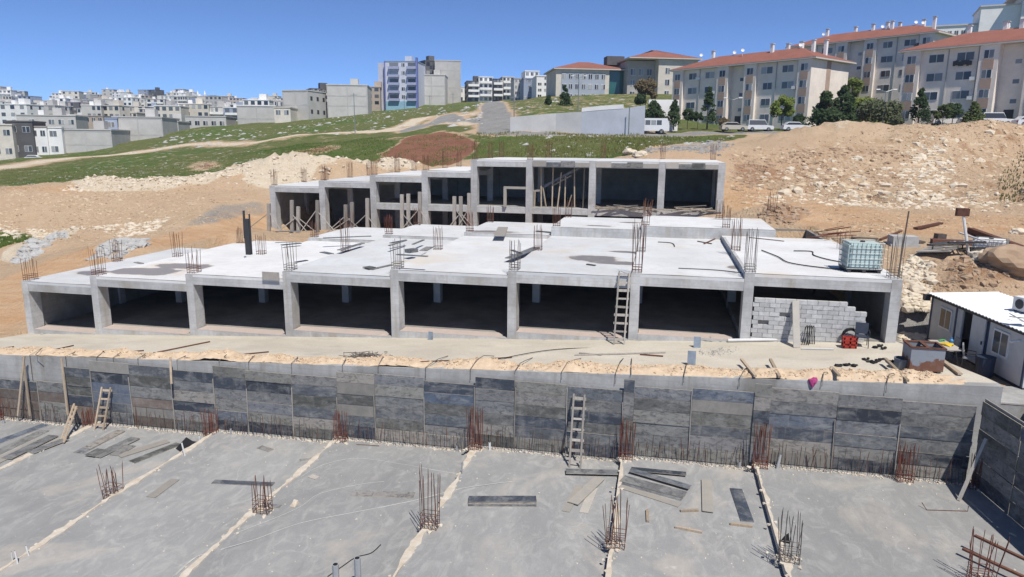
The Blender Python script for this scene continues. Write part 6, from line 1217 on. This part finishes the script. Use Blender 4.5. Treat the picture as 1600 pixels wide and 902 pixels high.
# ================================================================ VEHICLES
M_TYRE = M_BLACK; M_CARW = plain('white_car_paint',(.68,.68,.68),.03,1,.25,.5); M_CARC = plain('champagne_car_paint',(.48,.44,.36),.03,1,.25,.5)
def car(px,py,D,rz,label,mat,L=4.2,Hh=1.45,kind='car'):
    b_ = atD(px,py,D); fr = Fr(b_, math.atan2(CR[1],CR[0])+rz); Wd = 1.75; t = thing(kind if kind != 'car' else 'parked_car',label,'bus' if kind == 'midibus' else 'van' if kind == 'parked_van' else 'car',b_,'vehicles parked on the upper street')
    def ext(name,prof,v0,v1,mat_,par=t,taper=0.0):
        m = MB(); n = len(prof); zs = [z for _,z in prof]; z0,z1 = min(zs),max(zs); f = lambda z: taper*(z-z0)/(z1-z0+1e-6); vs = [fr.p(u,v0+f(z),z) for u,z in prof]+[fr.p(u,v1-f(z),z) for u,z in prof]; m.add(vs,[tuple(range(n)),tuple(range(n,2*n))[::-1]]+[(i,(i+1)%n,n+(i+1)%n,n+i)[::-1] for i in range(n)]); return m.build(name,mat_,par)
    if kind == 'midibus':
        body = ext('body',[(0,.45),(L,.45),(L,1.3),(L-.35,Hh),(.15,Hh),(0,1.4)],0,2.2,mat); Wd = 2.2
        for k in range(5): u = .5+k*(L-1.6)/5; m = MB(); fr.box(m,u,u+(L-1.6)/5-.12,-.02,.03,1.35,2.05); m.build('window',M_GLASS,t)
        m = MB(); fr.box(m,L-.28,L+.02,.15,2.05,1.2,2.0); m.build('windscreen',M_GLASS,t)
    else:
        body = ext('body',[(0,.3),(L,.3),(L+.02,.7),(L-.15,.88),(L*.72,.95),(.05,.95),(-.02,.6)],0,Wd,mat)
        if kind == 'parked_van': cab = [(L*.04,.95),(L*.76,.95),(L*.66,Hh),(L*.05,Hh)]
        else: cab = [(L*.06,.95),(L*.74,.95),(L*.58,Hh),(L*.18,Hh)]
        ext('cabin',cab,.08,Wd-.08,mat,t,.12); gl = [(u*.96+L*.02,z+(.06 if z < 1 else -.1)) for u,z in cab]; ext('side_glass',gl,.06,Wd-.06,M_GLASS,t,.10)
        m = MB(); fr.box(m,L-.02,L+.035,.1,.4,.62,.78); m.build('headlight',M_PVC,t); m = MB(); fr.box(m,-.04,.02,.1,.35,.6,.8); m.build('tail_light',M_RED,t)
    for u in (L*.18,L*.8):
        for v in (.0,Wd-.2):
            m = MB(); m.tube([fr.p(u,v,.33),fr.p(u,v+.2,.33)],.33 if kind != 'midibus' else .42,12); w_ = m.build('wheel',M_TYRE,t); m = MB(); m.tube([fr.p(u,v-.02,.33),fr.p(u,v+.22,.33)],.18,8); m.build('rim',M_GALV,w_)
car(985,209,108,.05,'white midibus parked in front of the white wall',M_CARW,6.0,2.35,'midibus')
car(1128,205,114,.02,'champagne car parked beside the dry bush',M_CARC); car(1168,205,115,-.05,'white van parked before the first apartment block',M_CARW,2.9+1.3,1.85,'parked_van'); car(1224,205,112,-.08,'white car parked under the light green tree',M_CARW); car(1458,196,103,-.1,'white van at the street below the slender tree',M_CARW,4.3,1.7,'parked_van'); car(1504,196,101,-.1,'white car partly hidden behind the spoil heap',M_CARW); car(1534,196,100,-.1,'white van before the right block entrance',M_CARW,4.3,1.8,'parked_van'); car(1590,198,98,-.1,'white car at the far right edge of the street',M_CARW)
car(246,222,196,.3,'dark car beside the blank panelled building',M_DARK); car(38,252,172,.2,'white car at the dark unfinished house',M_CARW)
# ================================================================ POLES
def pole(px,pyb,pyt,D,label,kind='pole'):
    b_ = atD(px,pyb,D); H = (pyb-pyt)*D/1100; t = thing('street_lamp' if kind == 'lamp' else 'utility_pole',label,'lamp' if kind == 'lamp' else 'pole',b_,'poles and lamps of the hillside'); m = MB(); m.tube([b_-Vector((0,0,1)),b_+Vector((0,0,H))],.11,6,True,.07); m.build('shaft',M_GALV,t)
    top = b_+Vector((0,0,H)); rv = Vector(CR)
    if kind == 'lamp':
        for s in (-1,1): m = MB(); m.tube([top,top+rv*s*1.0+Vector((0,0,.35))],.05,5); ar = m.build('arm',M_GALV,t); m = MB(); q = top+rv*s*1.25+Vector((0,0,.38)); m.obox(q,.6,.25,.14,Matrix.Rotation(math.atan2(CR[1],CR[0]),3,'Z')); m.build('lamp_head',M_HWHITE,ar)
    elif kind == 'plain': m = MB(); m.tube([top,top+Vector((0,0,.15))],.1,6); m.build('cap',M_GALV,t)
    else: m = MB(); m.bar(top-rv*.7-Vector((0,0,.4)),top+rv*.7-Vector((0,0,.4)),.1,.1); m.build('crossarm',M_GALV,t)
pole(1378,202,146,106,'double armed street lamp beside the wide grey green tree','lamp'); pole(1142,199,158,118,'double armed street lamp before the first apartment block','lamp'); pole(903,178,124,140,'double armed lamp on the slope before the school','lamp'); pole(803,205,150,116,'utility pole at the left end of the boundary wall'); pole(555,213,148,150,'tall thin utility pole on the green slope'); pole(672,180,150,235,'utility pole before the raw concrete block'); pole(708,182,147,235,'utility pole left of the asphalt ramp'); pole(632,178,150,250,'utility pole before the blue tower'); pole(982,210,170,107,'thin pole against the white wall by the bus','plain'); pole(745,195,160,200,'utility pole beside the asphalt ramp')

# ================================================================ HAZE
m = MB(); m.box(-1660,1660,-360,2660,-15,110)
hm = bpy.data.materials.new('air'); hm.use_nodes = True; ht = hm.node_tree; ht.nodes.clear(); hv = ht.nodes.new('ShaderNodeVolumePrincipled'); hv.inputs['Color'].default_value = (.66,.80,.97,1); hv.inputs['Density'].default_value = .00022; hv.inputs['Anisotropy'].default_value = .2
ho = ht.nodes.new('ShaderNodeOutputMaterial'); ht.links.new(hv.outputs[0], ho.inputs['Volume'])
tag(m.build('haze', hm), 'thin pale air over the far town', 'haze', kind='stuff')
